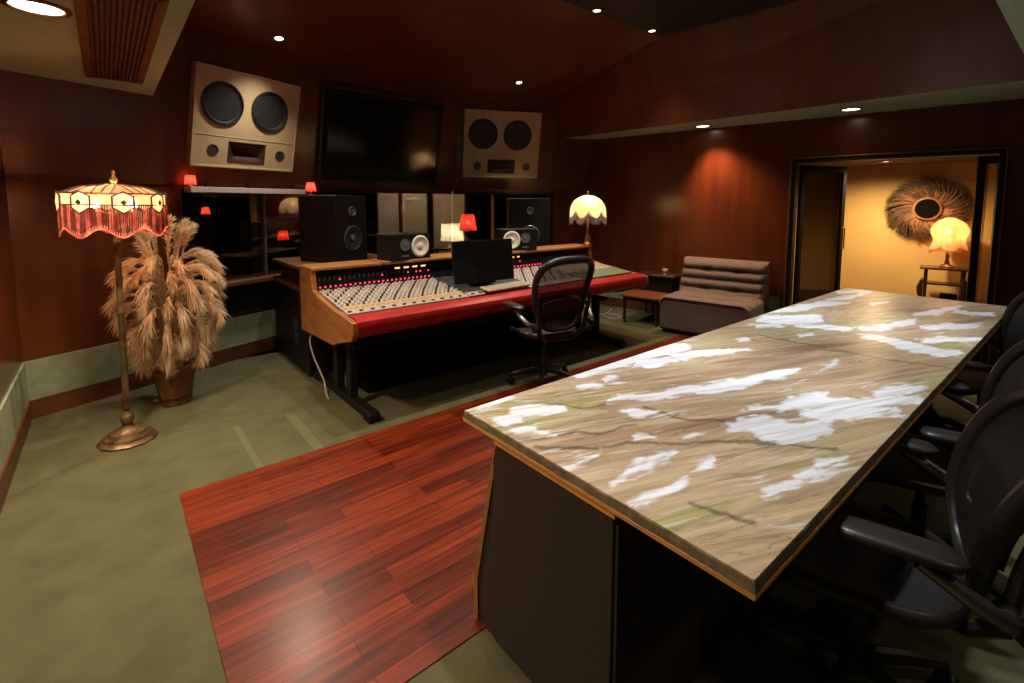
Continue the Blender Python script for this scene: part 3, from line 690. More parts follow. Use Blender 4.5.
# sloping control surface
def zs(y): return .736+(y-3.25)*(.815-.736)/.60
tilt = math.atan((.815-.736)/.60)
def plate(x0, x1, y0, y1, m, nm, dz=.004):
    MB().prism([(y0-3.07, zs(y0)-.012), (y1-3.07, zs(y1)-.012), (y1-3.07, zs(y1)+dz), (y0-3.07, zs(y0)+dz)], x0-CX0, x1-CX0, 'x').build(nm, m, cs)
NCH = 25; CW = .0405
for k in range(NCH): plate(1.235+k*CW+.0012, 1.235+(k+1)*CW-.0012, 3.32, 3.84, M['faceplate'], 'channel_strip')
plate(1.235, 2.25, 3.242, 3.317, M['faceplate'], 'switch_strip')
plate(2.252, 2.98, 3.242, 3.84, M['knob_dark'], 'centre_panel')
plate(2.26, 2.97, 3.242, 3.335, M['faceplate'], 'switch_strip', .006)
for k in range(16): plate(2.985+k*CW+.0012, 2.985+(k+1)*CW-.0012, 3.32, 3.84, M['faceplate'], 'channel_strip')
plate(2.985, 3.635, 3.242, 3.317, M['faceplate'], 'switch_strip')
plate(3.64, 4.415, 3.50, 3.84, M['blank_panel'], 'blank_panel')
plate(3.64, 4.415, 3.242, 3.497, M['green_mat'], 'writing_mat', .008)
# knobs: the nearest hundred are parts, the rest one piece
def knob(mb, x, y, r=.0085, h=.02):
    c = cl(x, y, zs(y)+.004); mb.lathe([(r, 0), (r, h*.7), (r*.7, h), (r*.25, h)], 8, c, Matrix.Rotation(tilt, 4, 'X')); return mb
rows = [3.35, 3.41, 3.47, 3.53, 3.585, 3.64, 3.695, 3.75, 3.80]
rest = {'knob_white': MB(), 'knob_dark': MB()}; nk = 0
proto = {}
def part_copy(key, nm, make, m, loc):
    """one mesh shared by all copies of a part"""
    if key not in proto:
        proto[key] = make().build(nm, m, cs, smooth=True); o = proto[key]
    else:
        o = proto[key].copy(); COL.objects.link(o)
    o.location = loc; return o
rotm = Matrix.Rotation(tilt, 4, 'X')
def kmake(r, h): return lambda: MB().lathe([(r, 0), (r, h*.7), (r*.7, h), (r*.25, h)], 8, (0, 0, 0), rotm)
for j, y in enumerate(rows):
    for k in range(NCH+16):
        x = 1.235+(k+.5)*CW if k < NCH else 2.985+(k-NCH+.5)*CW
        key = 'knob_white' if (j*2+k) % 3 != 0 else 'knob_dark'
        big = j < 4 and k < NCH
        if j == 0 and k < NCH:
            part_copy('amber' if k % 5 != 2 or k > 14 else 'kw0', 'lit_button' if k % 5 != 2 or k > 14 else 'knob', lambda: MB().box((0, 0, .007), (.018, .02, .014)), M['knob_amber'], cl(x, y, zs(y)+.003)); continue
        if big and nk < 95:
            nk += 1; part_copy(key, 'knob', kmake(.0092, .022), M[key], cl(x, y, zs(y)+.004))
        else: knob(rest[key], x, y)
for k in ('knob_white', 'knob_dark'): tag(rest[k].build('small_knobs', M[k], cs, smooth=True), kind='stuff')
for k in range(12):
    x = 1.26+k*.083; part_copy('btn', 'push_button', lambda: MB().box((0, 0, .005), (.026, .014, .010)), M['knob_dark'], cl(x, 3.275, zs(3.275)+.003))
for k in range(9):
    x = 2.30+k*.076; part_copy('btn', 'push_button', None, None, cl(x, 3.275, zs(3.275)+.005))
# lights on the meter panel
def mp(z): return 3.858+(z-.815)*.047/.152-.004
for k in range(NCH):
    x = 1.235+(k+.5)*CW
    part_copy('led', 'indicator_light', lambda: MB().box((0, 0, 0), (.013, .008, .013)), M['led_red'], cl(x, mp(.838), .838))
for k in (4, 13, 19, 21, 22, 24):
    part_copy('led', 'indicator_light', None, None, cl(1.235+(k+.5)*CW, mp(.888), .888))
for k in range(16):
    part_copy('led', 'indicator_light', None, None, cl(2.985+(k+.5)*CW, mp(.838), .838))
for k in (2, 3, 5, 8): part_copy('led', 'indicator_light', None, None, cl(2.985+(k+.5)*CW, mp(.885), .885))
for k in range(4): part_copy('lamp', 'label_lamp', lambda: MB().box((0, 0, 0), (.048, .008, .02)), M['led_amber'], cl(1.93+k*.085, mp(.93), .93))
for k in range(5): part_copy('lamp2', 'label_lamp', lambda: MB().box((0, 0, 0), (.03, .008, .022)), M['led_amber'], cl(3.02+k*.075, mp(.93), .93))
dim = MB()
for k in range(NCH):
    x = 1.235+(k+.5)*CW
    dim.box(cl(x, mp(.888), .888), (.010, .006, .05))
dim.build('level_meters', M['knob_dark'], cs)
# T stands
for x in (1.33, 4.06):
    m = MB(); m.box(cl(x, 3.64, .045), (.075, 1.14, .055)); m.box(cl(x, 3.115, .03), (.085, .11, .06)); m.box(cl(x, 4.16, .03), (.085, .11, .06))
    m.box(cl(x, 3.45, .27), (.06, .075, .42)); m.box(cl(x, 3.72, .27), (.06, .085, .42)); m.box(cl(x, 3.62, .475), (.07, .62, .04))
    m.build('stand_leg', M['black'], cs, bevel=.008)
MB().box(cl((1.33+4.02)/2, 3.6, .42), (2.66, .05, .08)).build('cross_rail', M['black'], cs, bevel=.005)

# things on and around the console
t = thing('computer_monitor', 'thin black computer monitor standing on the middle of the console, switched off', 'monitor', (2.55, 3.46, .788), R(-5))
box((0, 0, .20), (.62, .022, .37), mtx=Matrix.Rotation(R(-6), 4, 'X')).build('screen', M['black_gloss'], t, bevel=.004)
box((0, .035, .2), (.42, .04, .24), mtx=Matrix.Rotation(R(-6), 4, 'X')).build('back_shell', M['black'], t, bevel=.012)
m = MB(); m.box((0, .06, .006), (.24, .16, .012)); m.box((0, .065, .09), (.05, .02, .17)); m.build('stand', M['black'], t, bevel=.003)
t = thing('keyboard', 'flat cream computer keyboard lying on the red armrest beside the office chair', 'keyboard', (2.66, 3.275, .768), R(4))
box((0, 0, .006), (.50, .125, .016), mtx=rotm).build('case', M['paper'], t, bevel=.004)
k = MB()
for j in range(5):
    for i in range(18): k.box((-.225+i*.0262+(j % 2)*.002, -.046+j*.0225, .014+(-.046+j*.0225)*.13), (.022, .018, .006))
k.build('keys', M['paper'], t)

def two_way(name, label, w, h, d, loc, rz, mirror=False):
    """bookshelf monitor lying on its side: paper-white woofer, grey tweeter"""
    t = thing(name, label, 'speaker', loc, rz, 'small white-coned speakers on the console')
    box((0, 0, h/2), (w, d, h)).build('cabinet', M['black'], t, bevel=.004)
    s = -1 if mirror else 1; X90 = Matrix.Rotation(R(90), 4, 'X')
    wx_, tx_ = s*w*.22, -s*w*.17
    c = (wx_, -d/2, h*.5); rr = h*.40
    MB().lathe([(rr*1.08, 0), (rr*1.08, .006), (rr*.98, .010), (rr*.9, .012), (rr*.82, .006), (rr*.35, .001), (rr*.34, .006), (rr*.15, .013), (.001, .014)], 28, c, X90).build('woofer', M['white_cone'], t, smooth=True)
    c2 = (tx_, -d/2, h*.58); r2 = h*.24
    MB().lathe([(r2, 0), (r2, .005), (r2*.8, .006), (r2*.5, .003), (r2*.4, .003), (r2*.25, .008), (.001, .010)], 20, c2, X90).build('tweeter', M['grey_cone'], t, smooth=True)
    box((tx_, -d/2-.001, h*.16), (w*.18, .003, h*.06)).build('badge', M['silver'], t)
    return t
def floor_monitor(name, label, loc, rz, w=.40, h=.62, d=.46, low=.33):
    """large midfield monitor"""
    t = thing(name, label, 'speaker', loc, rz, 'big black studio monitors behind the console')
    box((0, 0, h/2), (w, d, h)).build('cabinet', M['black'], t, bevel=.008)
    X90 = Matrix.Rotation(R(90), 4, 'X')
    def drv(z, r, dome, nm, m1):
        MB().lathe([(r*1.12, 0), (r*1.12, .008), (r*1.02, .010), (r*.95, .018), (r*.84, .012), (r*.35, .003), (r*.33, .006), (r*dome, .016), (.001, .018)], 28, (0, -d/2, z), X90).build(nm, m1, t, smooth=True)
    drv(h*low, .105, .18, 'woofer', M['cone']); drv(h*.76, .042, .3, 'tweeter', M['grey_cone'])
    o = MB().lathe([(.030, 0), (.030, .012), (.018, .019), (.001, .021)], 16, (0, -d/2-.004, h*low), X90).build('dust_cap', M['grey_cone'], t, smooth=True)
    MB().tube([(.112*math.cos(a), -d/2-.009, h*low+.112*math.sin(a)) for a in [2*PI*k/28 for k in range(28)]], .0035, 6, closed=True).build('woofer_ring', M['silver'], t, smooth=True)
    return t
# credenza behind the console carries the big speakers
t = thing('equipment_cabinet', 'low black equipment cabinet with a wooden top behind the left end of the console', 'cabinet', (1.27, 4.24, 0))
box((.46, .54, .36), (.92, 1.06, .72)).build('body', M['black'], t, bevel=.006)
box((.47, .52, .74), (.96, 1.02, .035)).build('shelf', M['trim_wood'], t, bevel=.004)
box((.48, .52, .84), (.86, .94, .165)).build('riser', M['black'], t)
box((.46, .50, .934), (.96, 1.00, .03)).build('top_board', M['trim_wood'], t, bevel=.005)
m = MB(); m.lathe([(.06, 0), (.06, .006), (.05, .01)], 20, (-.001, .35, .40), Matrix.Rotation(R(-90), 4, 'Y')); m.box((-.004, .35, .28), (.008, .10, .09)); m.build('connector_plate', M['knob_dark'], t, smooth=True)
t = thing('equipment_stand', 'plain black stand carrying the right big studio monitor behind the console', 'stand', (3.86, 4.26, 0))
box((.10, .42, .44), (.62, .70, .88)).build('body', M['black'], t, bevel=.006); box((.10, .42, .90), (.66, .74, .03)).build('top_board', M['trim_wood'], t, bevel=.005)
floor_monitor('studio_monitor', 'big black studio monitor behind the left end of the console', (1.66, 4.66, .95), R(26), low=.36)
floor_monitor('studio_monitor', 'big black studio monitor at the right end of the window beside the scalloped lamp', (4.10, 4.62, .917), R(-34), .50, .64, low=.30)
two_way('bookshelf_speaker', 'small black speaker lying on its side at the left end of the console top', .42, .225, .22, (2.03, 3.95, 1.004), R(10))
two_way('bookshelf_speaker', 'small black speaker on its side between computer monitor and right big speaker', .40, .225, .22, (3.36, 3.98, .999), R(-18), True)

# ================================================================== WALL SPEAKERS AND TELEVISION
def basis(org, u, v, n): # local x = along, y = up, z = out of the wall
    return Matrix(((u.x, v.x, n.x, org.x), (u.y, v.y, n.y, org.y), (u.z, v.z, n.z, org.z), (0, 0, 0, 1)))
def main_speaker(label, i, s, zc, w, h, wx0):
    a, u, v, n = lean_frame(i)
    org = a+u*s+v*zc
    t = thing('main_speaker', label, 'speaker', group='cream built-in wall speakers', mtx=basis(org, u, v, n))
    fp = box((0, 0, .025), (w, h, .066)).build('baffle', M['cream_panel'], t)
    wy = h*.15; r = w*.178; holes = []
    ws = [(-w*.255, wy), (w*.195, wy)]; ps = [(-w*.315, -h*.325), (w*.34, -h*.325)]; hx = w*.0
    c = MB()
    for x, y in ws: c.lathe([(r, .004), (r, .2)], 40, (x, y, 0))
    for x, y in ps: c.lathe([(w*.044, .004), (w*.044, .2)], 24, (x, y, 0))
    c.box((hx, -h*.325, .104), (w*.365, h*.215, .2))
    cut(fp, c)
    for p in fp.data.polygons: p.use_smooth = False
    # raised border mouldings and the seam between upper and lower baffle
    m = MB(); m.box((0, h/2-.008, .059), (w, .016, .012)); m.box((-w/2+.008, 0, .059), (.016, h, .012)); m.box((w/2-.008, 0, .059), (.016, h, .012)); m.box((0, -h/2+.008, .059), (w, .016, .012))
    m.box((0, -h*.175, .0585), (w-.04, .005, .004))
    m.build('border', M['cream_panel'], t, bevel=.003)
    for x, y in ws:
        wo = MB().lathe([(r*1.06, .058), (r*1.05, .066), (r*.99, .068), (r*.97, .056), (r*.90, .062), (r*.82, .050), (r*.34, .010), (.001, .008)], 40, (x, y, 0)).build('woofer', M['cone'], t, smooth=True)
        MB().lathe([(r*.33, .012), (r*.28, .026), (r*.15, .036), (.001, .039)], 24, (x, y, 0)).build('dust_cap', M['rubber'], wo, smooth=True)
    for x, y in ps:
        MB().lathe([(w*.05, .058), (w*.05, .061), (w*.043, .061), (w*.040, .01), (.001, .008)], 24, (x, y, 0)).build('port', M['knob_dark'], t, smooth=True)
    # horn: flared mouth
    hw, hh = w*.178, h*.103
    def horn(uu, vv):
        a = 2*PI*uu; ca, sa = math.cos(a), math.sin(a)
        k = 1/max(abs(ca), abs(sa)); f = 1-.72*vv**.6
        return (hx+ca*k*hw*(1-.55*vv), -h*.325+sa*k*hh*f, .062-.05*vv)
    b = MB().grid(horn, 32, 6, True)
    q = len(b.v)-32; b.f.append(tuple(range(q, q+32)))
    b.build('horn', M['horn'], t, smooth='full')
    return t
main_speaker('large cream wall speaker with two black woofers left of the dark television', 0, 1.623, .603, 1.01, .86, 0)
main_speaker('large cream wall speaker with two black woofers right of the dark television', 2, .644, .655, 1.08, .90, 0)
a, u, v, n = lean_frame(1)
t = thing('television', 'wide dark television on the leaning wall between the two cream speakers', 'television', mtx=basis(a+u*TVS+v*.60, u, v, n))
box((0, 0, .035), (1.49, .94, .066)).build('body', M['black'], t, bevel=.006)
box((0, .01, .069), (1.43, .86, .004)).build('screen', M['black_gloss'], t)
m = MB(); m.box((-.77, 0, .02), (.04, 1.06, .036)); m.box((.77, 0, .02), (.04, 1.06, .036)); m.box((0, .515, .02), (1.58, .05, .036)); m.box((0, -.515, .02), (1.58, .05, .036))
m.build('surround', M['dark_wood'], t, bevel=.004)

# ================================================================== LAMPS
# --- standing lamp with an art-glass shade
fl = thing('floor_lamp', 'old brass floor lamp with a wide octagonal rose glass shade and red bead fringe', 'floor lamp', (.024, 3.84, 0))
fl.rotation_mode = 'QUATERNION'; fl.rotation_quaternion = Matrix.Rotation(R(1.0), 3, F0).to_quaternion()
MB().lathe([(.15, 0), (.152, .012), (.142, .022), (.128, .028), (.122, .042), (.10, .05), (.092, .064), (.07, .07), (.058, .084), (.03, .094), (.022, .11), (.001, .111)], 40,
           wob=lambda a: 1+.025*math.cos(12*a)).build('base', M['old_brass'], fl, smooth=True)
prof = [(.017, .09), (.03, .115), (.038, .145), (.033, .17), (.018, .185), (.014, .20), (.020, .21), (.020, .25), (.025, .26), (.025, .30), (.019, .32), (.017, .34), (.017, .80), (.022, .81), (.022, .83), (.017, .84), (.0165, 1.22), (.024, 1.24), (.024, 1.27), (.012, 1.29), (.009, 1.34)]
MB().lathe(prof, 20).build('pole', M['old_brass'], fl, smooth=True)
MB().lathe([(.006, 1.33), (.006, 1.615), (.018, 1.625), (.022, 1.64), (.012, 1.655), (.006, 1.672), (.011, 1.685), (.001, 1.70)], 12).build('finial', M['brass'], fl, smooth=True)
RS, zt, z1, z2 = .252, 1.622, 1.566, 1.475
sh = bpy.data.objects.new('lamp_shade', None); COL.objects.link(sh); sh.parent = fl; sh.location = (0, 0, -.01)
A0 = R(8)
def cor(k, r, z): a = A0+2*PI*k/16; return (r*math.cos(a), r*math.sin(a), z)
b = MB()
for k in range(16):
    for (r0, za), (r1, zb) in (((.05, zt), (.16, 1.603)), ((.16, 1.603), (RS, z1))):
        b.add([cor(k, r0, za), cor(k+1, r0, za), cor(k+1, r1, zb), cor(k, r1, zb)], [(0, 1, 2, 3)])
b.build('glass_crown', M['shade_rose'], sh)
b = MB()
for k in range(8): b.add([cor(2*k+.42, RS*.99, z1), cor(2*k+1.58, RS*.99, z1), cor(2*k+1.58, RS*.99+.004, z2+.025), cor(2*k+.42, RS*.99+.004, z2+.025)], [(0, 1, 2, 3)])
b.build('glass_band', M['shade_band'], sh)
ld = MB()
for k in range(16):
    if k % 2 == 0: continue
    ld.tube([cor(k-.0, .05, zt), cor(k, .16, 1.605), cor(k, RS, z1)], .0045, 6)
for k in range(8): # ribs that run to the sides of each medallion
    for s in (-.55, .55): ld.tube([cor(2*k+s*.3, .08, zt-.004), cor(2*k+s*.6, .16, 1.606), cor(2*k+s, RS+.003, z1)], .0035, 6)
for r, z in ((.05, zt), (RS+.002, z1), (RS+.006, z2+.025)): ld.tube([cor(k, r, z) for k in range(16)], .005, 6, closed=True)
ld.build('leading', M['lead'], sh)
for k in range(8):
    a = A0+2*PI*k/8; c = Vector((math.cos(a), math.sin(a), 0)); s = Vector((-math.sin(a), math.cos(a), 0))
    hexp = [(0, .062), (.050, .034), (.050, -.030), (0, -.062), (-.050, -.030), (-.050, .034)]
    ctr = c*(RS+.008)+Vector((0, 0, 1.515))
    P = [ctr+s*x+Vector((0, 0, y))+c*(-.010 if abs(x) > .01 else 0) for x, y in hexp]
    mm = MB().add(P+[ctr+c*.004], [(i, (i+1) % 6, 6) for i in range(6)]).build('medallion', M['shade_cream'], sh)
    MB().tube([tuple(p) for p in P], .0052, 6, closed=True).build('medallion_rim', M['lead'], sh)
    d = .016
    MB().add([ctr+c*.006+s*x+Vector((0, 0, y)) for x, y in ((0, d), (d, 0), (0, -d), (-d, 0))], [(0, 1, 2, 3)]).build('medallion_eye', M['lead'], sh, thick=.003)
fr = MB(); fr2 = MB(); NB = 150
for k in range(NB):
    a = 2*PI*k/NB; x, y = (RS+.004)*math.cos(a), (RS+.004)*math.sin(a)
    ln = .150+.026*math.cos(8*(a-A0)+.2)+random.uniform(-.004, .004)
    dth = abs((a-A0+PI/8) % (PI/4)-PI/8); zb = z2+.022 if dth > .19 else z2-.018+.035*dth/.19
    (fr if k % 5 < 2 else fr2).tube([(x, y, zb), (x*1.002, y*1.002, z2+.022-ln*.6), (x, y, z2+.022-ln)], [.0026, .0034, .0036], 5)
tag(fr.build('bead_fringe', M['fringe_red'], sh), kind='stuff'); tag(fr2.build('dark_bead_fringe', mat('dark_bead', (.16, .035, .025), .4, var=(.1, .02, .015), scale=60), sh), kind='stuff')
b = MB()
for k in range(96):
    a0, a1 = 2*PI*k/96, 2*PI*(k+1)/96
    f = lambda a: z2+.022-(.150+.026*math.cos(8*(a-A0)+.2))
    g = lambda a, z: ((RS+.005)*math.cos(a), (RS+.005)*math.sin(a), z)
    b.add([g(a0, f(a0)+.018), g(a1, f(a1)+.018), g(a1, f(a1)-.012), g(a0, f(a0)-.012)], [(0, 1, 2, 3)])
b.build('scalloped_hem', M['fringe_red'], sh)
for k in range(2): bulb(fl, (.09*(1-2*k), .03*(1-2*k), 1.50), .032, (1, .50, .22), FLOOR_BULB)
MB().tube([(-.09, -.03, 1.45), (0, 0, 1.43), (.09, .03, 1.45)], .008, 8).build('bulb_holder', M['brass'], fl, smooth=True)

def petal_lamp(name, label, loc, zbase_h, rs, zb, ztop, nl, shade, fr_m, frl, bright, bcol, prof, waist=False, rz=0):
    """table lamp with a gored, scalloped shade and fringe"""
    t = thing(name, label, 'table lamp', loc, rz)
    MB().lathe(prof, 20).build('base', M['brass'], t, smooth=True)
    s = bpy.data.objects.new('lamp_shade', None); COL.objects.link(s); s.parent = t
    for g in range(nl):
        a0 = 2*PI*g/nl
        def fn(u, v):
            a = a0+2*PI/nl*u; e = math.sin(PI*u)
            if waist: rr = rs*np.interp(v, [0, .08, .2, .4, .55, .68, .8, .9, 1], [.22, .52, .80, 1.0, .97, .84, .83, .93, 1.0])
            else: rr = rs*math.sin((.10+.90*v)*PI/2)
            rr *= (.90+.10*e) if not waist else (.80+.20*e)
            z = zb+(ztop-zb)*(math.cos((.10+.90*v)*PI/2) if not waist else 1-v)
            z -= (.06 if not waist else .04)*rs/.17*e*v**6
            return (rr*math.cos(a), rr*math.sin(a), z)
        MB().grid(fn, 8, 10).build('gore', shade, s, smooth='full')
    f = MB(); N = nl*12
    for k in range(N):
        a = 2*PI*k/N; e = abs(math.sin(a*nl/2)); q = (.80+.20*e) if waist else (.90+.10*e); x, y = rs*q*math.cos(a), rs*q*math.sin(a)
        z = zb-(.06 if not waist else .04)*rs/.17*e+.01
        f.tube([(x, y, z), (x, y, z-frl*random.uniform(.85, 1.05))], .004, 5)
    tag(f.build('fringe', fr_m, s), kind='stuff')
    MB().lathe([(.02, ztop-.01), (.022, ztop), (.008, ztop+.01), (.006, ztop+.03), (.012, ztop+.04), (.001, ztop+.055)], 12).build('finial', M['brass'], t, smooth=True)
    if isinstance(bright, (int, float)): bulb(t, (0, 0, (zb+ztop)/2), .03, bcol, bright)
    return t
petal_lamp('table_lamp', 'glowing ivory scalloped table lamp with violet fringe on the right end of the console', (4.415, 3.897, .9995), 0, .225, .40, .59, 8, M['shade_ivory'], M['fringe_violet'], .095, SCALLOP_BULB, (1, .68, .36),
    [(.055, 0), (.055, .012), (.04, .022), (.03, .04), (.038, .07), (.03, .10), (.014, .13), (.012, .20), (.017, .21), (.012, .22), (.011, .33), (.008, .37)])
HS = hp(0, 0)
def hall_xy(s, d): p = hp(s, d); return (p.x, p.y)
sl = 1.13
petal_lamp('table_lamp', 'glowing tulip-shaped table lamp with rosy fringe on the small hall table', (*hall_xy(1.38, HD-.32), .722), 0, .185, .25, .60, 5, M['shade_gold'], M['fringe_rose'], .05, HALL_BULB, (1, .62, .26),
    [(.075, 0), (.075, .015), (.06, .025), (.03, .04), (.022, .07), (.016, .10), (.022, .14), (.014, .18), (.012, .26)], waist=True, rz=.3)
def plain_lamp(name, label, loc, rt_, rb, h0, h1, base, shade, bright, bcol, prof, pleat=0, grp=None):
    t = thing(name, label, 'table lamp' if h0 < .8 else 'floor lamp', loc, 0, grp)
    MB().lathe(prof, 16).build('base', base, t, smooth=True)
    MB().lathe([(rb, h0), (rt_, h1)], 32, cap=False, wob=(lambda a: 1+.04*math.cos(pleat*a)) if pleat else None).build('lamp_shade', shade, t, smooth='full')
    bulb(t, (0, 0, (h0*.5+h1*.5)), .022, bcol, bright)
    return t

# ================================================================== PAMPAS GRASS
pp = thing('potted_pampas', 'great fluffy bunch of cream pampas plumes in a brown wooden pot by the window', 'pampas grass', (.325, 4.35, 0))
MB().lathe([(.095, 0), (.098, .01), (.135, .24), (.145, .245), (.147, .275), (.133, .278), (.128, .25), (.001, .24)], 10).build('pot', M['pot'], pp, bevel=.003)
MB().lathe([(.103, .05), (.106, .052), (.108, .068), (.105, .07)], 20, cap=False).build('pot_band', M['dark_wood'], pp)
def plume(pts, L, thick, seed):
    """one seed head: a spine clothed in soft hairs that hang with gravity"""
    rn = random.Random(seed); b = MB(); n = len(pts)
    P = [Vector(p) for p in pts]
    for i in range(150):
        s = rn.random()**.8; f = s*(n-1); k = min(n-2, int(f)); p = P[k].lerp(P[k+1], f-k); t = (P[k+1]-P[k]).normalized()
        a = rn.uniform(0, 2*PI); q = t.orthogonal().normalized(); q.rotate(Matrix.Rotation(a, 3, t))
        env = math.sin(PI*min(1, .12+.88*(1-s)**.75))*.75+.25
        d = (t*rn.uniform(.9, 1.5)+q*rn.uniform(.25, .75)*env+Vector((0, 0, -.25))).normalized()
        ln = thick*rn.uniform(.8, 1.5)*env
        e = p+d*ln*.6; g = e+(d+Vector((0, 0, -.45))).normalized()*ln*.7
        wv = d.cross(Vector((rn.uniform(-1, 1), rn.uniform(-1, 1), rn.uniform(-1, 1)))).normalized()*rn.uniform(.0028, .0052)
        b.add([p-wv*.6, p+wv*.6, e+wv, e-wv, g], [(0, 1, 2, 3), (3, 2, 4)])
    b.tube(pts, .006, 5)
    return b
rn = random.Random(21); stems = MB()
NPL = 96
for k in range(NPL):
    # stems fan out of the pot; heads droop outward. a few stand up tall
    az = k*2.39996+rn.uniform(-.3, .3); lev = (k+.5)/NPL
    tall = k >= NPL-11
    if tall:
        z0 = rn.uniform(1.02, 1.18); rad = rn.uniform(.02, .15); L = rn.uniform(.20, .34)
        c = Vector((math.cos(az), math.sin(az), 0)); p0 = c*rad+Vector((0, 0, z0))
        pts = [p0+c*(L*.30*s**1.5)+Vector((0, 0, L*(s-.12*s*s))) for s in [i/6 for i in range(7)]]
    else:
        z0 = .42+.76*lev; c = Vector((math.cos(az), math.sin(az), 0))
        L = rn.uniform(.20, .29); rad = .05+.09*math.sin(PI*min(1, lev*1.1))+rn.uniform(-.02, .03)
        th0 = .5+lev*.55; p0 = c*rad+Vector((0, 0, z0)); pts = []; p = p0.copy(); th = th0-.25
        for i in range(8):
            pts.append(p.copy()); d = c*math.cos(th)+Vector((0, 0, math.sin(th))); p = p+d*L/7; th -= (.44-.22*lev)*rn.uniform(.8, 1.15)
    tag(plume(pts, L, .072 if not tall else .05, k).build('plume', M['plume'], pp))
    stems.tube([(c.x*.05, c.y*.05, .24), (c.x*rad*.6, c.y*rad*.6, .24+(z0-.24)*.6), tuple(p0)], .004, 5)
stems.build('stems', M['plume_core'], pp)

# ================================================================== TUFTED SEAT, STEP TABLE
sf = thing('armless_sofa', 'low armless grey brown tufted sofa standing against the red wood wall', 'sofa', (5.37, 2.79, 0), R(-80))
SWd = .98
box((0, .005, .215), (SWd, .80, .35)).build('seat_base', M['tufted'], sf, bevel=.025, seg=3)
m = MB()
for x in (-.42, .42):
    for y in (-.33, .33): m.box((x, y, .02), (.06, .06, .04))
m.build('feet', M['dark_wood'], sf)
def tuft(name, fn, nu, nv, m): return MB().grid(fn, nu, nv).build(name, m, sf, smooth='full')
def seatf(u, v):
    x = (u-.5)*SWd*.995; e = 4; edge = min(1, min(u, 1-u)/.06)**.5
    if v <= .12:   # rounded front
        a = v/.12*PI/2; return (x, -.40+.05*(1-math.sin(a))-.012, .31+.11*math.sin(a)*edge)
    y = -.40+(v-.12)/.88*.58
    ch = abs(math.sin((v-.12)/.88*PI*2.5))**.5
    bt = sum(math.exp(-(((x-bx)/.05)**2+((y-by)/.04)**2)) for bx in (-.17, .17) for by in (-.17, .06))
    return (x, y, .385+.048*ch*edge-.035*bt)
tuft('seat_cushion', seatf, 60, 50, M['tufted'])
def backf(u, v):
    x = (u-.5)*SWd*.99; edge = min(1, min(u, 1-u)/.05)**.5
    if v > .93:
        q = (v-.93)/.07*PI; s = .455; dx = .085
        return (x, .235+.14*1+ .075*(1-math.cos(q))-.05, .80+.02*math.sin(q)) 
    s = v/.93; ch = abs(math.sin(s*PI*4))**.45
    bt = sum(math.exp(-(((x-bx)/.05)**2+((s-bs)/.05)**2)) for bx in (-.17, .17) for bs in (.25, .75))
    return (x, .19+s*.135-.065*ch*edge+.05*bt, .37+s*.43)
tuft('backrest_cushion', backf, 60, 70, M['tufted'])
MB().prism([(.20, .05), (.42, .05), (.43, .78), (.345, .80), (.22, .40)], -SWd/2, SWd/2, 'x').build('backrest_shell', M['tufted'], sf, bevel=.02, seg=3)
bt = MB()
for x in (-.17, .17):
    for s in (.25, .75): bt.lathe([(.014, -.004), (.014, .004), (.001, .008)], 10, (x, .19+s*.135-.008, .37+s*.43), Matrix.Rotation(R(80), 4, 'X'))
bt.build('buttons', M['tufted'], sf, smooth=True)

st = thing('step_table', 'small two-tier wooden end table between the console and the sofa', 'side table', (5.33, 3.60, 0), R(-80))
box((0, -.02, .345), (.50, .72, .028)).build('table_top', M['red_wood'], st, bevel=.006)
box((0, .0, .305), (.44, .60, .05)).build('apron', M['dark_wood'], st)
for x in (-.21, .21):
    for y in (-.33, .30): MB().lathe([(.013, 0), (.016, .02), (.022, .25), (.024, .33)], 10, (x, y, 0)).build('leg', M['dark_wood'], st, smooth=True)
box((0, .20, .455), (.46, .24, .19)).build('step_box', M['black'], st, bevel=.004)
box((0, .19, .565), (.52, .30, .026)).build('upper_shelf', M['dark_wood'], st, bevel=.006)
t = thing('candle_glass', 'tiny pale glass candle holder on the upper shelf of the end table', 'candle holder', (5.49, 3.52, .578))
MB().lathe([(.022, 0), (.024, .004), (.010, .012), (.012, .03), (.034, .05), (.036, .075), (.033, .076), (.030, .054), (.001, .045)], 16).build('cup', M['white_paint'], t, smooth=True)
MB().lathe([(.022, .05), (.022, .066), (.001, .067)], 12).build('candle', M['paper'], t)
MB().lathe([(.0012, .066), (.0012, .078)], 6).build('wick', M['black'], t)

# cables on the carpet by the far corner
def smooth_path(P, k=6):
    P = [Vector(p) for p in P]; out = []
    for i in range(len(P)-1):
        a, b, c, d = P[max(0, i-1)], P[i], P[i+1], P[min(len(P)-1, i+2)]
        for j in range(k):
            t = j/k; out.append(.5*((2*b)+(c-a)*t+(2*a-5*b+4*c-d)*t*t+(3*b-a-3*c+d)*t**3))
    return out+[P[-1]]
o = MB().tube(smooth_path([(4.72, 4.02, .010), (4.85, 4.10, .008), (5.02, 4.18, .008), (5.16, 4.06, .008), (5.10, 3.90, .008), (4.95, 3.94, .008), (5.0, 4.12, .014), (5.2, 4.2, .008), (5.4, 4.3, .01)]), .007, 8).build('cable', M['cable_white'], smooth=True)
tag(o, 'loose white cable looped on the carpet under the end of the console', 'cable')
t = thing('plug_adapter', 'little cream power adapter lying on the carpet behind the console leg', 'adapter', (4.66, 4.02, .001), .4)
box((0, 0, .025), (.09, .06, .045)).build('case', M['paper'], t, bevel=.006); MB().box((.05, 0, .02), (.02, .02, .015)).build('plug', M['knob_dark'], t)
o = MB().tube(smooth_path([(1.26, 4.10, .45), (1.235, 4.10, .36), (1.235, 4.03, .26), (1.245, 3.95, .18), (1.25, 3.84, .10), (1.24, 3.76, .02), (1.22, 3.64, .010)]), .007, 8).build('cable', M['cable_white'], smooth=True)
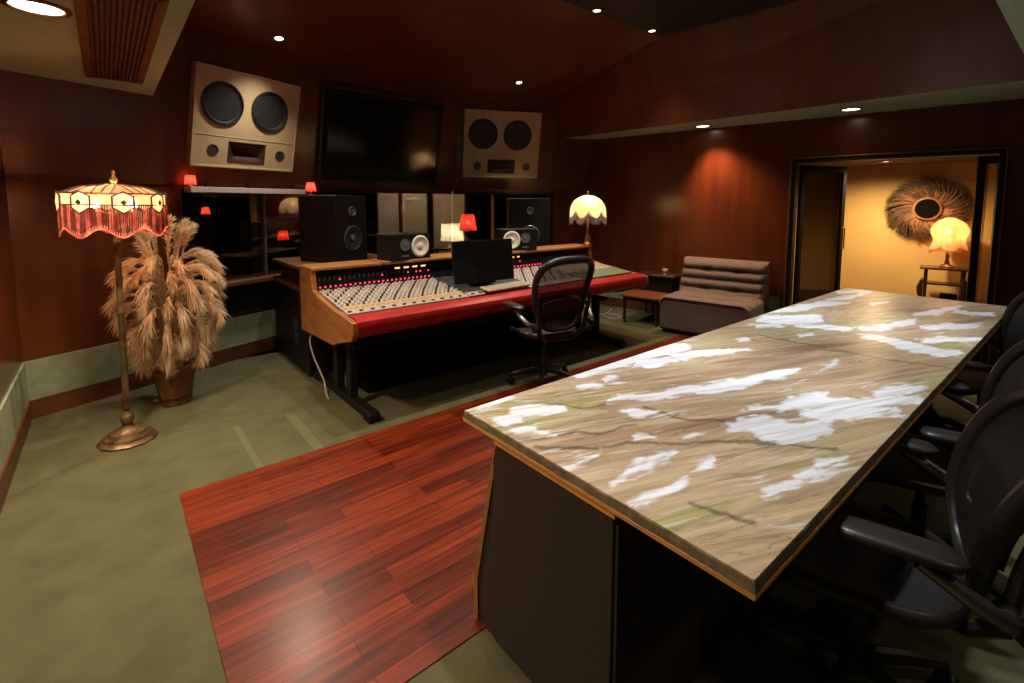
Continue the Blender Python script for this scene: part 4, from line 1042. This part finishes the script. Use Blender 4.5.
tag(o, 'pale cable hanging down behind the left stand of the console', 'cable')

# ================================================================== OFFICE CHAIRS
def rrect(w_top, w_bot, h, n, wcurve=None):
    """closed outline (x, s) with rounded corners, s from 0 (bottom) to h"""
    pts = []
    for k in range(n):
        a = 2*PI*k/n; c, s = math.cos(a), math.sin(a); p = 3.2
        x = math.copysign(abs(c)**(2/p), c); y = math.copysign(abs(s)**(2/p), s)
        f = (y+1)/2; wd = w_bot+(w_top-w_bot)*f
        pts.append((x*wd/2, f*h))
    return pts
def office_chair(label, lift=0.0, hb=.58):
    t = thing('office_chair', label, 'office chair', group='black mesh office chairs')
    # five-star base on castors
    for k in range(5):
        a = 2*PI*k/5+.3; c, s = math.cos(a), math.sin(a)
        MB().tube([(c*.03, s*.03, .115), (c*.15, s*.15, .105), (c*.275, s*.275, .082)], [.030, .024, .016], 8, flat=.8).build('base_arm', M['plastic'], t, smooth=True)
        ca = MB(); ax = Matrix.Rotation(a, 4, 'Z') @ Matrix.Rotation(R(90), 4, 'Y')
        q = Matrix.Rotation(a+.6, 4, 'Z') @ Matrix.Rotation(R(90), 4, 'X')
        for sd_ in (-.016, .016): ca.lathe([(.027, -.008), (.029, 0), (.027, .008)], 14, (c*.28-math.sin(a+.6)*-sd_, s*.28-math.cos(a+.6)*sd_, .030), q)
        ca.lathe([(.009, .02), (.009, .085)], 8, (c*.28, s*.28, 0)); ca.build('castor', M['black'], t, smooth=True)
    MB().lathe([(.034, .07), (.034, .13), (.026, .14), (.026, .27), (.017, .275), (.017, .36), (.03, .365), (.03, .39)], 16).build('gas_lift', M['plastic'], t, smooth=True)
    MB().box((0, -.02, .395), (.17, .26, .05)).build('tilt_mechanism', M['plastic'], t, bevel=.015)
    # seat: frame ring and woven mesh with waterfall front
    N = 40
    out = rrect(.50, .44, .46, N)
    def seat_p(x, s):   # s from back (0) to front (.46)
        y = -.22+s; z = .455-.014*math.cos(x/.25*PI/2)-(.055*max(0, (s-.34)/.12)**2)+.012*max(0, (.1-s)/.1); return (x, y, z)
    MB().tube([seat_p(x, s) for x, s in out], .021, 10, closed=True, flat=.8).build('seat_frame', M['plastic'], t, smooth=True)
    def seat_f(u, v):
        k = u*N; i = int(k) % N; x0, s0 = out[i]; return seat_p(x0*v, .23+(s0-.23)*v) if v > 0 else seat_p(0, .23)
    b = MB()
    for j in range(6):
        for i in range(N):
            v0, v1 = j/6, (j+1)/6
            b.add([seat_f(i/N, v0), seat_f((i+1)/N, v0), seat_f((i+1)/N, v1), seat_f(i/N, v1)], [(0, 1, 2, 3)])
    b.build('seat', M['seat_mesh_dense'], t, smooth='full')
    # backrest: wide upper rim, narrow waist, gently curved mesh
    back = rrect(.54, .40, hb, 56)
    def back_p(x, s, off=0):
        f = s/hb
        y = -.235-.055*math.sin(f*PI*.5)-.13*f*f+.035*math.sin(f*PI)+.055*(x/.26)**2*(.35+.65*f)+off
        return (x, y, .50+s*.985)
    MB().tube([back_p(x, s) for x, s in back], [.022+.012*(s/hb) for x, s in back], 10, closed=True, flat=.75, side=(0, 1, 0)).build('backrest_frame', M['plastic'], t, smooth=True)
    b = MB(); NB_ = 56
    for j in range(7):
        for i in range(NB_):
            q = []
            for ii, vv in ((i, j/7), (i+1, j/7), (i+1, (j+1)/7), (i, (j+1)/7)):
                x, s = back[ii % NB_]; q.append(back_p(x*vv, hb*.5+(s-hb*.5)*vv, .004))
            b.add(q, [(0, 1, 2, 3)])
    b.build('backrest', M['seat_mesh'], t, smooth='full')
    # lumbar pad and the yoke that carries the back
    def lum(u, v):
        x = (u-.5)*.36; p = back_p(x, .16+.10*v-.03*(abs(u-.5)*2)**2, -.03); return p
    MB().grid(lum, 16, 4).build('lumbar_pad', M['plastic'], t, smooth='full', thick=.018)
    m = MB()
    for s in (-1, 1):
        m.tube([(s*.05, -.12, .395), (s*.13, -.22, .42), (s*.205, -.27, .50), (s*.225, -.285, .66), (s*.235, -.31, .80)], [.022, .022, .020, .017, .012], 8)
    m.build('back_yoke', M['plastic'], t, smooth=True)
    for s in (-1, 1):
        ar = MB().tube([(s*.215, -.275, .56), (s*.29, -.26, .57), (s*.315, -.20, .61), (s*.315, -.10, .665)], [.019, .021, .021, .020], 10).build('armrest_bracket', M['steel'], t, smooth=True)
        def pad(u, v):
            a = 2*PI*u; q = v
            xx = .046*math.copysign(abs(math.cos(a))**.7, math.cos(a)); zz = .017*math.copysign(abs(math.sin(a))**.7, math.sin(a))
            e = math.sqrt(max(0, 1-(2*q-1)**6)); return (s*.315+xx*e, -.19+.27*q, .69+zz*e)
        MB().grid(pad, 16, 14, True).build('armrest', M['plastic'], t, smooth='full')
        MB().tube([(s*.245, -.30, .545), (s*.275, -.30, .545)], .028, 12).build('arm_knob', M['plastic'], t, smooth=True)
    return t
ch = office_chair('black mesh office chair at the mixing console, its back to the stone table')
ch2 = office_chair('black mesh office chair nearest the camera at the corner of the stone table', 0, .50)
CH = [(ch, (2.73, 2.87), -12, None), (ch2, (1.70, .385), 14, None),
      (ch2, (2.50, .385), 18, 'black mesh office chair second from the camera along the side of the stone table'),
      (ch2, (3.98, .375), 37, 'black mesh office chair at the far end of the stone table, near the hall')]
for src, (x, y), rz, lab in CH:
    o = src if lab is None else copy_tree(src)
    o.location = (x, y, .009 if 1.29 < y < 2.9 else 0); o.rotation_euler.z = R(rz)
    if lab: o['label'] = lab

# ================================================================== HALL
def hall_thing(name, label, cat, s, d, z=0): return thing(name, label, cat, (*hall_xy(s, d), z), rt)
t = hall_thing('hall_table', 'small dark wooden table with curved side racks against the yellow hall wall', 'side table', 1.365, HD-.32)
box((0, 0, .708), (.46, .28, .026)).build('table_top', M['dark_wood'], t, bevel=.005)
for x in (-.17, .17):
    for y in (-.1, .1): box((x, y, .348), (.035, .035, .695)).build('leg', M['dark_wood'], t, bevel=.004)
box((0, 0, .52), (.38, .22, .022)).build('shelf', M['dark_wood'], t); box((0, 0, .30), (.38, .22, .022)).build('shelf', M['dark_wood'], t)
for s in (-1, 1):
    MB().prism([(s*.19, .30), (s*.24, .38), (s*.25, .46), (s*.22, .55), (s*.19, .58)], -.11, .11, 'y').build('side_rack', M['dark_wood'], t)
t = hall_thing('radio', 'little dark box on the lower shelf of the hall table', 'box', 1.42, HD-.24, .312)
box((0, 0, .04), (.16, .12, .08)).build('body', M['black'], t, bevel=.008); MB().lathe([(.02, 0), (.018, .01), (.001, .012)], 14, (-.03, -.062, .045), Matrix.Rotation(R(90), 4, 'X')).build('dial', M['plastic'], t, smooth=True)
t = hall_thing('feather_hat', 'large round brown feather wall hanging with a dark centre on the yellow hall wall', 'wall hanging', 1.16, HD-.012, 1.425)
rn = random.Random(5)
def feathers(n, r0, r1, bend, col, nm, zf):
    b = MB()
    for k in range(n):
        a = 2*PI*(k+rn.uniform(-.4, .4))/n; L = rn.uniform(.85, 1.05)*(r1-r0); sw = rn.uniform(.25, .5)
        y0 = -zf-rn.uniform(0, .05); P = []
        for i in range(6):
            f = i/5; r = r0+L*f; aa = a+sw*f*f; P.append(Vector((r*math.cos(aa), y0-bend*math.sin(f*PI*.75)+.03*f, r*math.sin(aa)*.93)))
        for i in range(5):
            t_ = (P[i+1]-P[i]).normalized(); s_ = t_.cross(Vector((0, 1, 0))).normalized()
            w0 = .007*math.sin(PI*(.18+.8*i/5)); w1 = .007*math.sin(PI*(.18+.8*(i+1)/5)); tw = Vector((0, rn.uniform(-.006, .006), 0))
            b.add([P[i]-s_*w0, P[i]+s_*w0+tw, P[i+1]+s_*w1+tw, P[i+1]-s_*w1], [(0, 1, 2, 3)])
    return tag(b.build(nm, M[col], t), kind='stuff')
feathers(460, .12, .45, .03, 'feather', 'dark_feathers', .02); feathers(330, .11, .35, .035, 'feather_tan', 'tan_feathers', .035); feathers(130, .13, .44, .04, 'feather', 'outer_feathers', .045)
MB().lathe([(.118, 0), (.125, .015), (.12, .03), (.05, .034), (.001, .034)], 28, (0, -.10, 0), Matrix.Rotation(R(90), 4, 'X')).build('hub', M['hub_black'], t, smooth=True)
MB().lathe([(.135, 0), (.145, .012), (.13, .022), (.118, .02)], 28, (0, -.105, 0), Matrix.Rotation(R(90), 4, 'X'), cap=False).build('hub_rim', M['feather_tan'], t, smooth=True)

# ================================================================== LIVE ROOM THINGS, SEEN THROUGH THE GLASS
def panel(label, x, y, w, h, m, rz=0, mm='dark_wood'):
    t = thing('acoustic_screen', label, 'acoustic screen', (x, y, 0), rz, 'beige acoustic screens in the live room')
    box((0, 0, h/2+.05), (w-.02, .06, h)).build('cloth_face', M[m], t, bevel=.006)
    f = MB()
    for s in (-1, 1): f.box((s*(w/2-.012), -.005, h/2+.05), (.03, .075, h))
    f.build('edge_strip', M[mm], t); f = MB()
    for s in (-1, 1): f.box((s*w*.35, 0, .025), (.06, .45, .05))
    f.build('foot', M['black'], t)
panel('beige acoustic screen in the live room, first on the left behind the glass', 3.70, 7.72, .40, 2.15, 'beige_wall', R(-38))
panel('beige acoustic screen in the live room, middle one behind the glass', 4.04, 7.43, .46, 2.15, 'beige_wall', R(-38))
panel('beige acoustic screen in the live room, on the right behind the white lamp', 4.485, 7.066, .58, 2.15, 'beige_wall', R(-38))
t = thing('lamp_table', 'dark little table in the live room carrying the white lamp', 'side table', (4.10, 6.45, 0), R(-40))
box((0, 0, .79), (.50, .40, .03)).build('table_top', M['dark_wood'], t, bevel=.004)
for x in (-.23, .23):
    for y in (-.18, .18): box((x, y, .39), (.04, .04, .78)).build('leg', M['dark_wood'], t)
plain_lamp('white_table_lamp', 'white table lamp with a drum shade glowing behind the control room glass', (4.14, 6.44, .806), .165, .18, .11, .37, M['white_paint'], M['shade_white'], WHITE_BULB, (1, .78, .48),
    [(.07, 0), (.072, .015), (.035, .03), (.02, .06), (.028, .09), (.014, .12), (.012, .2)])
plain_lamp('red_floor_lamp', 'thin floor lamp with a glowing red pleated shade behind the glass beside the white lamp', (4.15, 6.02, 0), .09, .13, 1.09, 1.33, M['red_paint'], M['shade_red'], RED_BULB, (1, .35, .2),
    [(.12, 0), (.12, .02), (.02, .03), (.014, .06), (.012, 1.10), (.02, 1.12), (.01, 1.15)], pleat=16)
RL = 'small red-shaded lamps around the left window'
plain_lamp('mini_lamp', 'tiny red-shaded lamp standing on top of the left big black studio monitor', (1.49, 4.74, 1.571), .033, .05, .035, .12, M['brass'], M['shade_red'], MINI_BULB, (1, .30, .2), [(.028, 0), (.028, .006), (.008, .012), (.006, .05)], grp=RL)
o = thing('pale_shelf', 'long narrow pale shelf along the top edge of the left window', 'shelf', (*WL, 0), ang)
box((.60, -.06, 1.615), (1.16, .10, .05)).build('board', M['pale_shelf'], o, bevel=.003)
for x in (.2, .6, 1.1): MB().box((x, -.03, 1.655), (.02, .05, .05)).build('bracket', M['dark_wood'], o)
p = WL+(P1-P0).normalized()*.05+Vector((.02, -.06))
plain_lamp('mini_lamp', 'tiny red-shaded lamp on the left end of the pale window shelf', (p.x, p.y, 1.642), .036, .046, .015, .095, M['brass'], M['shade_red'], MINI_BULB, (1, .30, .2), [(.028, 0), (.028, .006), (.008, .012), (.006, .04)], grp=RL)
def stand_lamp(label, x, y, z, r):
    plain_lamp('mini_lamp', label, (x, y, 0), r*.75, r, z, z+r*1.7, M['black'], M['shade_red'], MINI_BULB, (1, .28, .18), [(.11, 0), (.11, .02), (.012, .03), (.010, z+.02)], grp=RL)
stand_lamp('small red-shaded lamp on a thin stand in the live room, seen through the left window', 2.08, 8.02, .93, .085)
stand_lamp('small red-shaded lamp in the live room above the pampas, far left in the window', 1.02, 7.6, 1.35, .055)
t = thing('live_room_post', 'slim brown wooden post in the dark live room', 'post', (1.61, 7.76, 0)); box((0, 0, 1.5), (.10, .10, 3.0)).build('shaft', M['trim_wood'], t, bevel=.006); box((0, 0, .08), (.15, .15, .16)).build('plinth', M['dark_wood'], t, bevel=.006)
t = thing('upright_piano', 'dark upright piano shape deep in the live room behind the left window', 'piano', (2.5, 9.6, 0), R(8))
box((0, .15, .62), (1.5, .34, 1.24)).build('case', M['dark_wood'], t, bevel=.01); box((0, -.10, .70), (1.46, .30, .06)).build('keybed', M['dark_wood'], t, bevel=.006); box((0, -.14, .74), (1.3, .15, .02)).build('keys', M['paper'], t)
for x in (-.66, .66): MB().lathe([(.04, 0), (.03, .1), (.045, .4), (.04, .67)], 12, (x, -.19, 0)).build('leg', M['dark_wood'], t, smooth=True)

# ================================================================== CEILING FIXTURES
t = thing('air_vent', 'long wood-framed air vent with dark slats in the low green ceiling', 'air vent', (.10, 3.415, SOFL))
vw, vl = .265, 1.78
m = MB()
for s in (-1, 1): m.box((s*vw/2, 0, -.008), (.04, vl+.04, .02)); m.box((0, s*vl/2, -.008), (vw, .04, .02))
m.build('frame', M['trim_wood'], t, bevel=.003)
box((0, 0, -.002), (vw, vl, .003)).build('backing', M['black'], t)
m = MB()
for k in range(11): m.box((-vw/2+.03+k*(vw-.06)/10, 0, -.008), (.010, vl-.03, .012), mtx=Matrix.Rotation(R(25), 4, 'Y'))
for k in range(1, 6): m.box((0, -vl/2+k*vl/6, -.006), (vw-.04, .008, .006))
m.build('slats', M['trim_wood'], t)
def downlight(label, loc, r, lens, rot=None, en=0, col=(1, .75, .48), ang_=100, blend=.7, ring='baseboard', aim=None, soft=None):
    mt = Matrix.Translation(loc) @ (rot or Matrix.Identity(4))
    t = thing('recessed_downlight', label, 'ceiling light', group='recessed ceiling lights', mtx=mt)
    MB().lathe([(r*1.30, 0), (r*1.30, -.006), (r*1.05, -.010), (r, -.004), (r, .0)], 32, cap=False).build('trim_ring', M[ring], t, smooth=True)
    MB().lathe([(r, -.003), (r*.5, -.0035), (.001, -.004)], 28).build('lens', M[lens], t)
    if en: spot(t, (0, 0, -.03), en, col, ang_, blend, soft or r, target=aim)
    return t
SL = Matrix.Rotation(-math.atan(.213), 4, 'X')
W1 = (1, .80, .58); W2 = (1, .86, .68)
downlight('wide glowing downlight with a wooden ring in the low green ceiling beside the vent', (-.176, 2.985, SOFL), .088, 'lens_warm', None, E_SOFFIT, W1, 130, .9)
downlight('small round ceiling spotlight in the slope above the left cream speaker', (1.276, 4.781, ZS(4.781)), .035, 'lens_cool', SL, E_SLOPE, W2, 110, .8)
downlight('small round ceiling spotlight in the slope above the right cream speaker', (4.014, 4.691, ZS(4.691)), .035, 'lens_cool', SL, E_SLOPE*.7, W2, 100, .8)
downlight('small spotlight at the ridge of the ceiling, left of the ridge pair', (3.654, 3.147, CEIL), .035, 'lens_warm', None, E_RIDGE, W2, 90, .8)
downlight('small spotlight at the ridge of the ceiling, right of the ridge pair', (4.515, 3.133, CEIL), .035, 'lens_warm', None, E_RIDGE, W2, 90, .8)
downlight('flat round light in the right green soffit, nearer the sofa', (5.58, 3.12, SOF), .075, 'lens_warm', None, E_RSOF, (1, .50, .30), 92, .9, aim=(.12, -.22, -1))
downlight('flat round light in the right green soffit, nearer the doorway', (5.70, 1.634, SOF), .075, 'lens_warm', None, E_RSOF2, (1, .6, .34), 100, .8)
for k, (x, y) in enumerate(((1.5, 1.15), (2.9, 1.0), (4.1, .95))):  # out-of-view spotlights added to bring the white stone up bright
    downlight('added unseen ceiling spotlight over the %s of the stone table' % ('near end', 'middle', 'far end')[k], (x, y, CEIL), .05, 'lens_cool', None, E_TABLE[k], (.94, .97, 1), 56, .7)
downlight('added unseen warm ceiling spotlight above the hardwood strip', (1.0, 2.3, CEIL), .05, 'lens_warm', None, E_FLOOR, (1, .74, .46), 120, .9)  # lamp out of view, added for light on the hardwood
downlight('warm hall ceiling light in front of the feather hanging', (*hall_xy(.75, 1.1), HC), .06, 'lens_warm', None, E_HALL, (1, .68, .36), 165, 1)

downlight('added unseen spotlight at the ridge of the ceiling, above the left end of the console', (1.75, 3.147, CEIL), .035, 'lens_warm', None, E_RIDGE*1.2, W2, 95, .8)  # ridge lamp out of view, added to brighten console and pampas
downlight('added unseen spotlight at the ridge of the ceiling, above the middle of the console', (2.75, 3.147, CEIL), .035, 'lens_warm', None, E_RIDGE, W2, 95, .8)  # second out-of-view ridge lamp, added to brighten the console
downlight('added unseen downlight in the low green ceiling nearer the back wall', (-.176, 1.0, SOFL), .088, 'lens_warm', None, E_SOFFIT*.4, W1, 130, .9)  # lamp out of view, added to light the table's end panel
downlight('added unseen round light in the green back ceiling behind the stone table, left one', (1.3, -.8, SOF), .075, 'lens_warm', None, E_BACK, W1, 120, .9)  # this lamp and the next are added behind the camera to light the chairs
downlight('added unseen round light in the green back ceiling behind the stone table, right one', (3.2, -.8, SOF), .075, 'lens_warm', None, E_BACK, W1, 120, .9)
downlight('added unseen warm spotlight in the live room ceiling over the beige screens', (3.6, 6.9, 3.04), .05, 'lens_warm', None, E_LIVE, (1, .8, .55), 100, .8)  # extra lamp added to brighten the beige screens
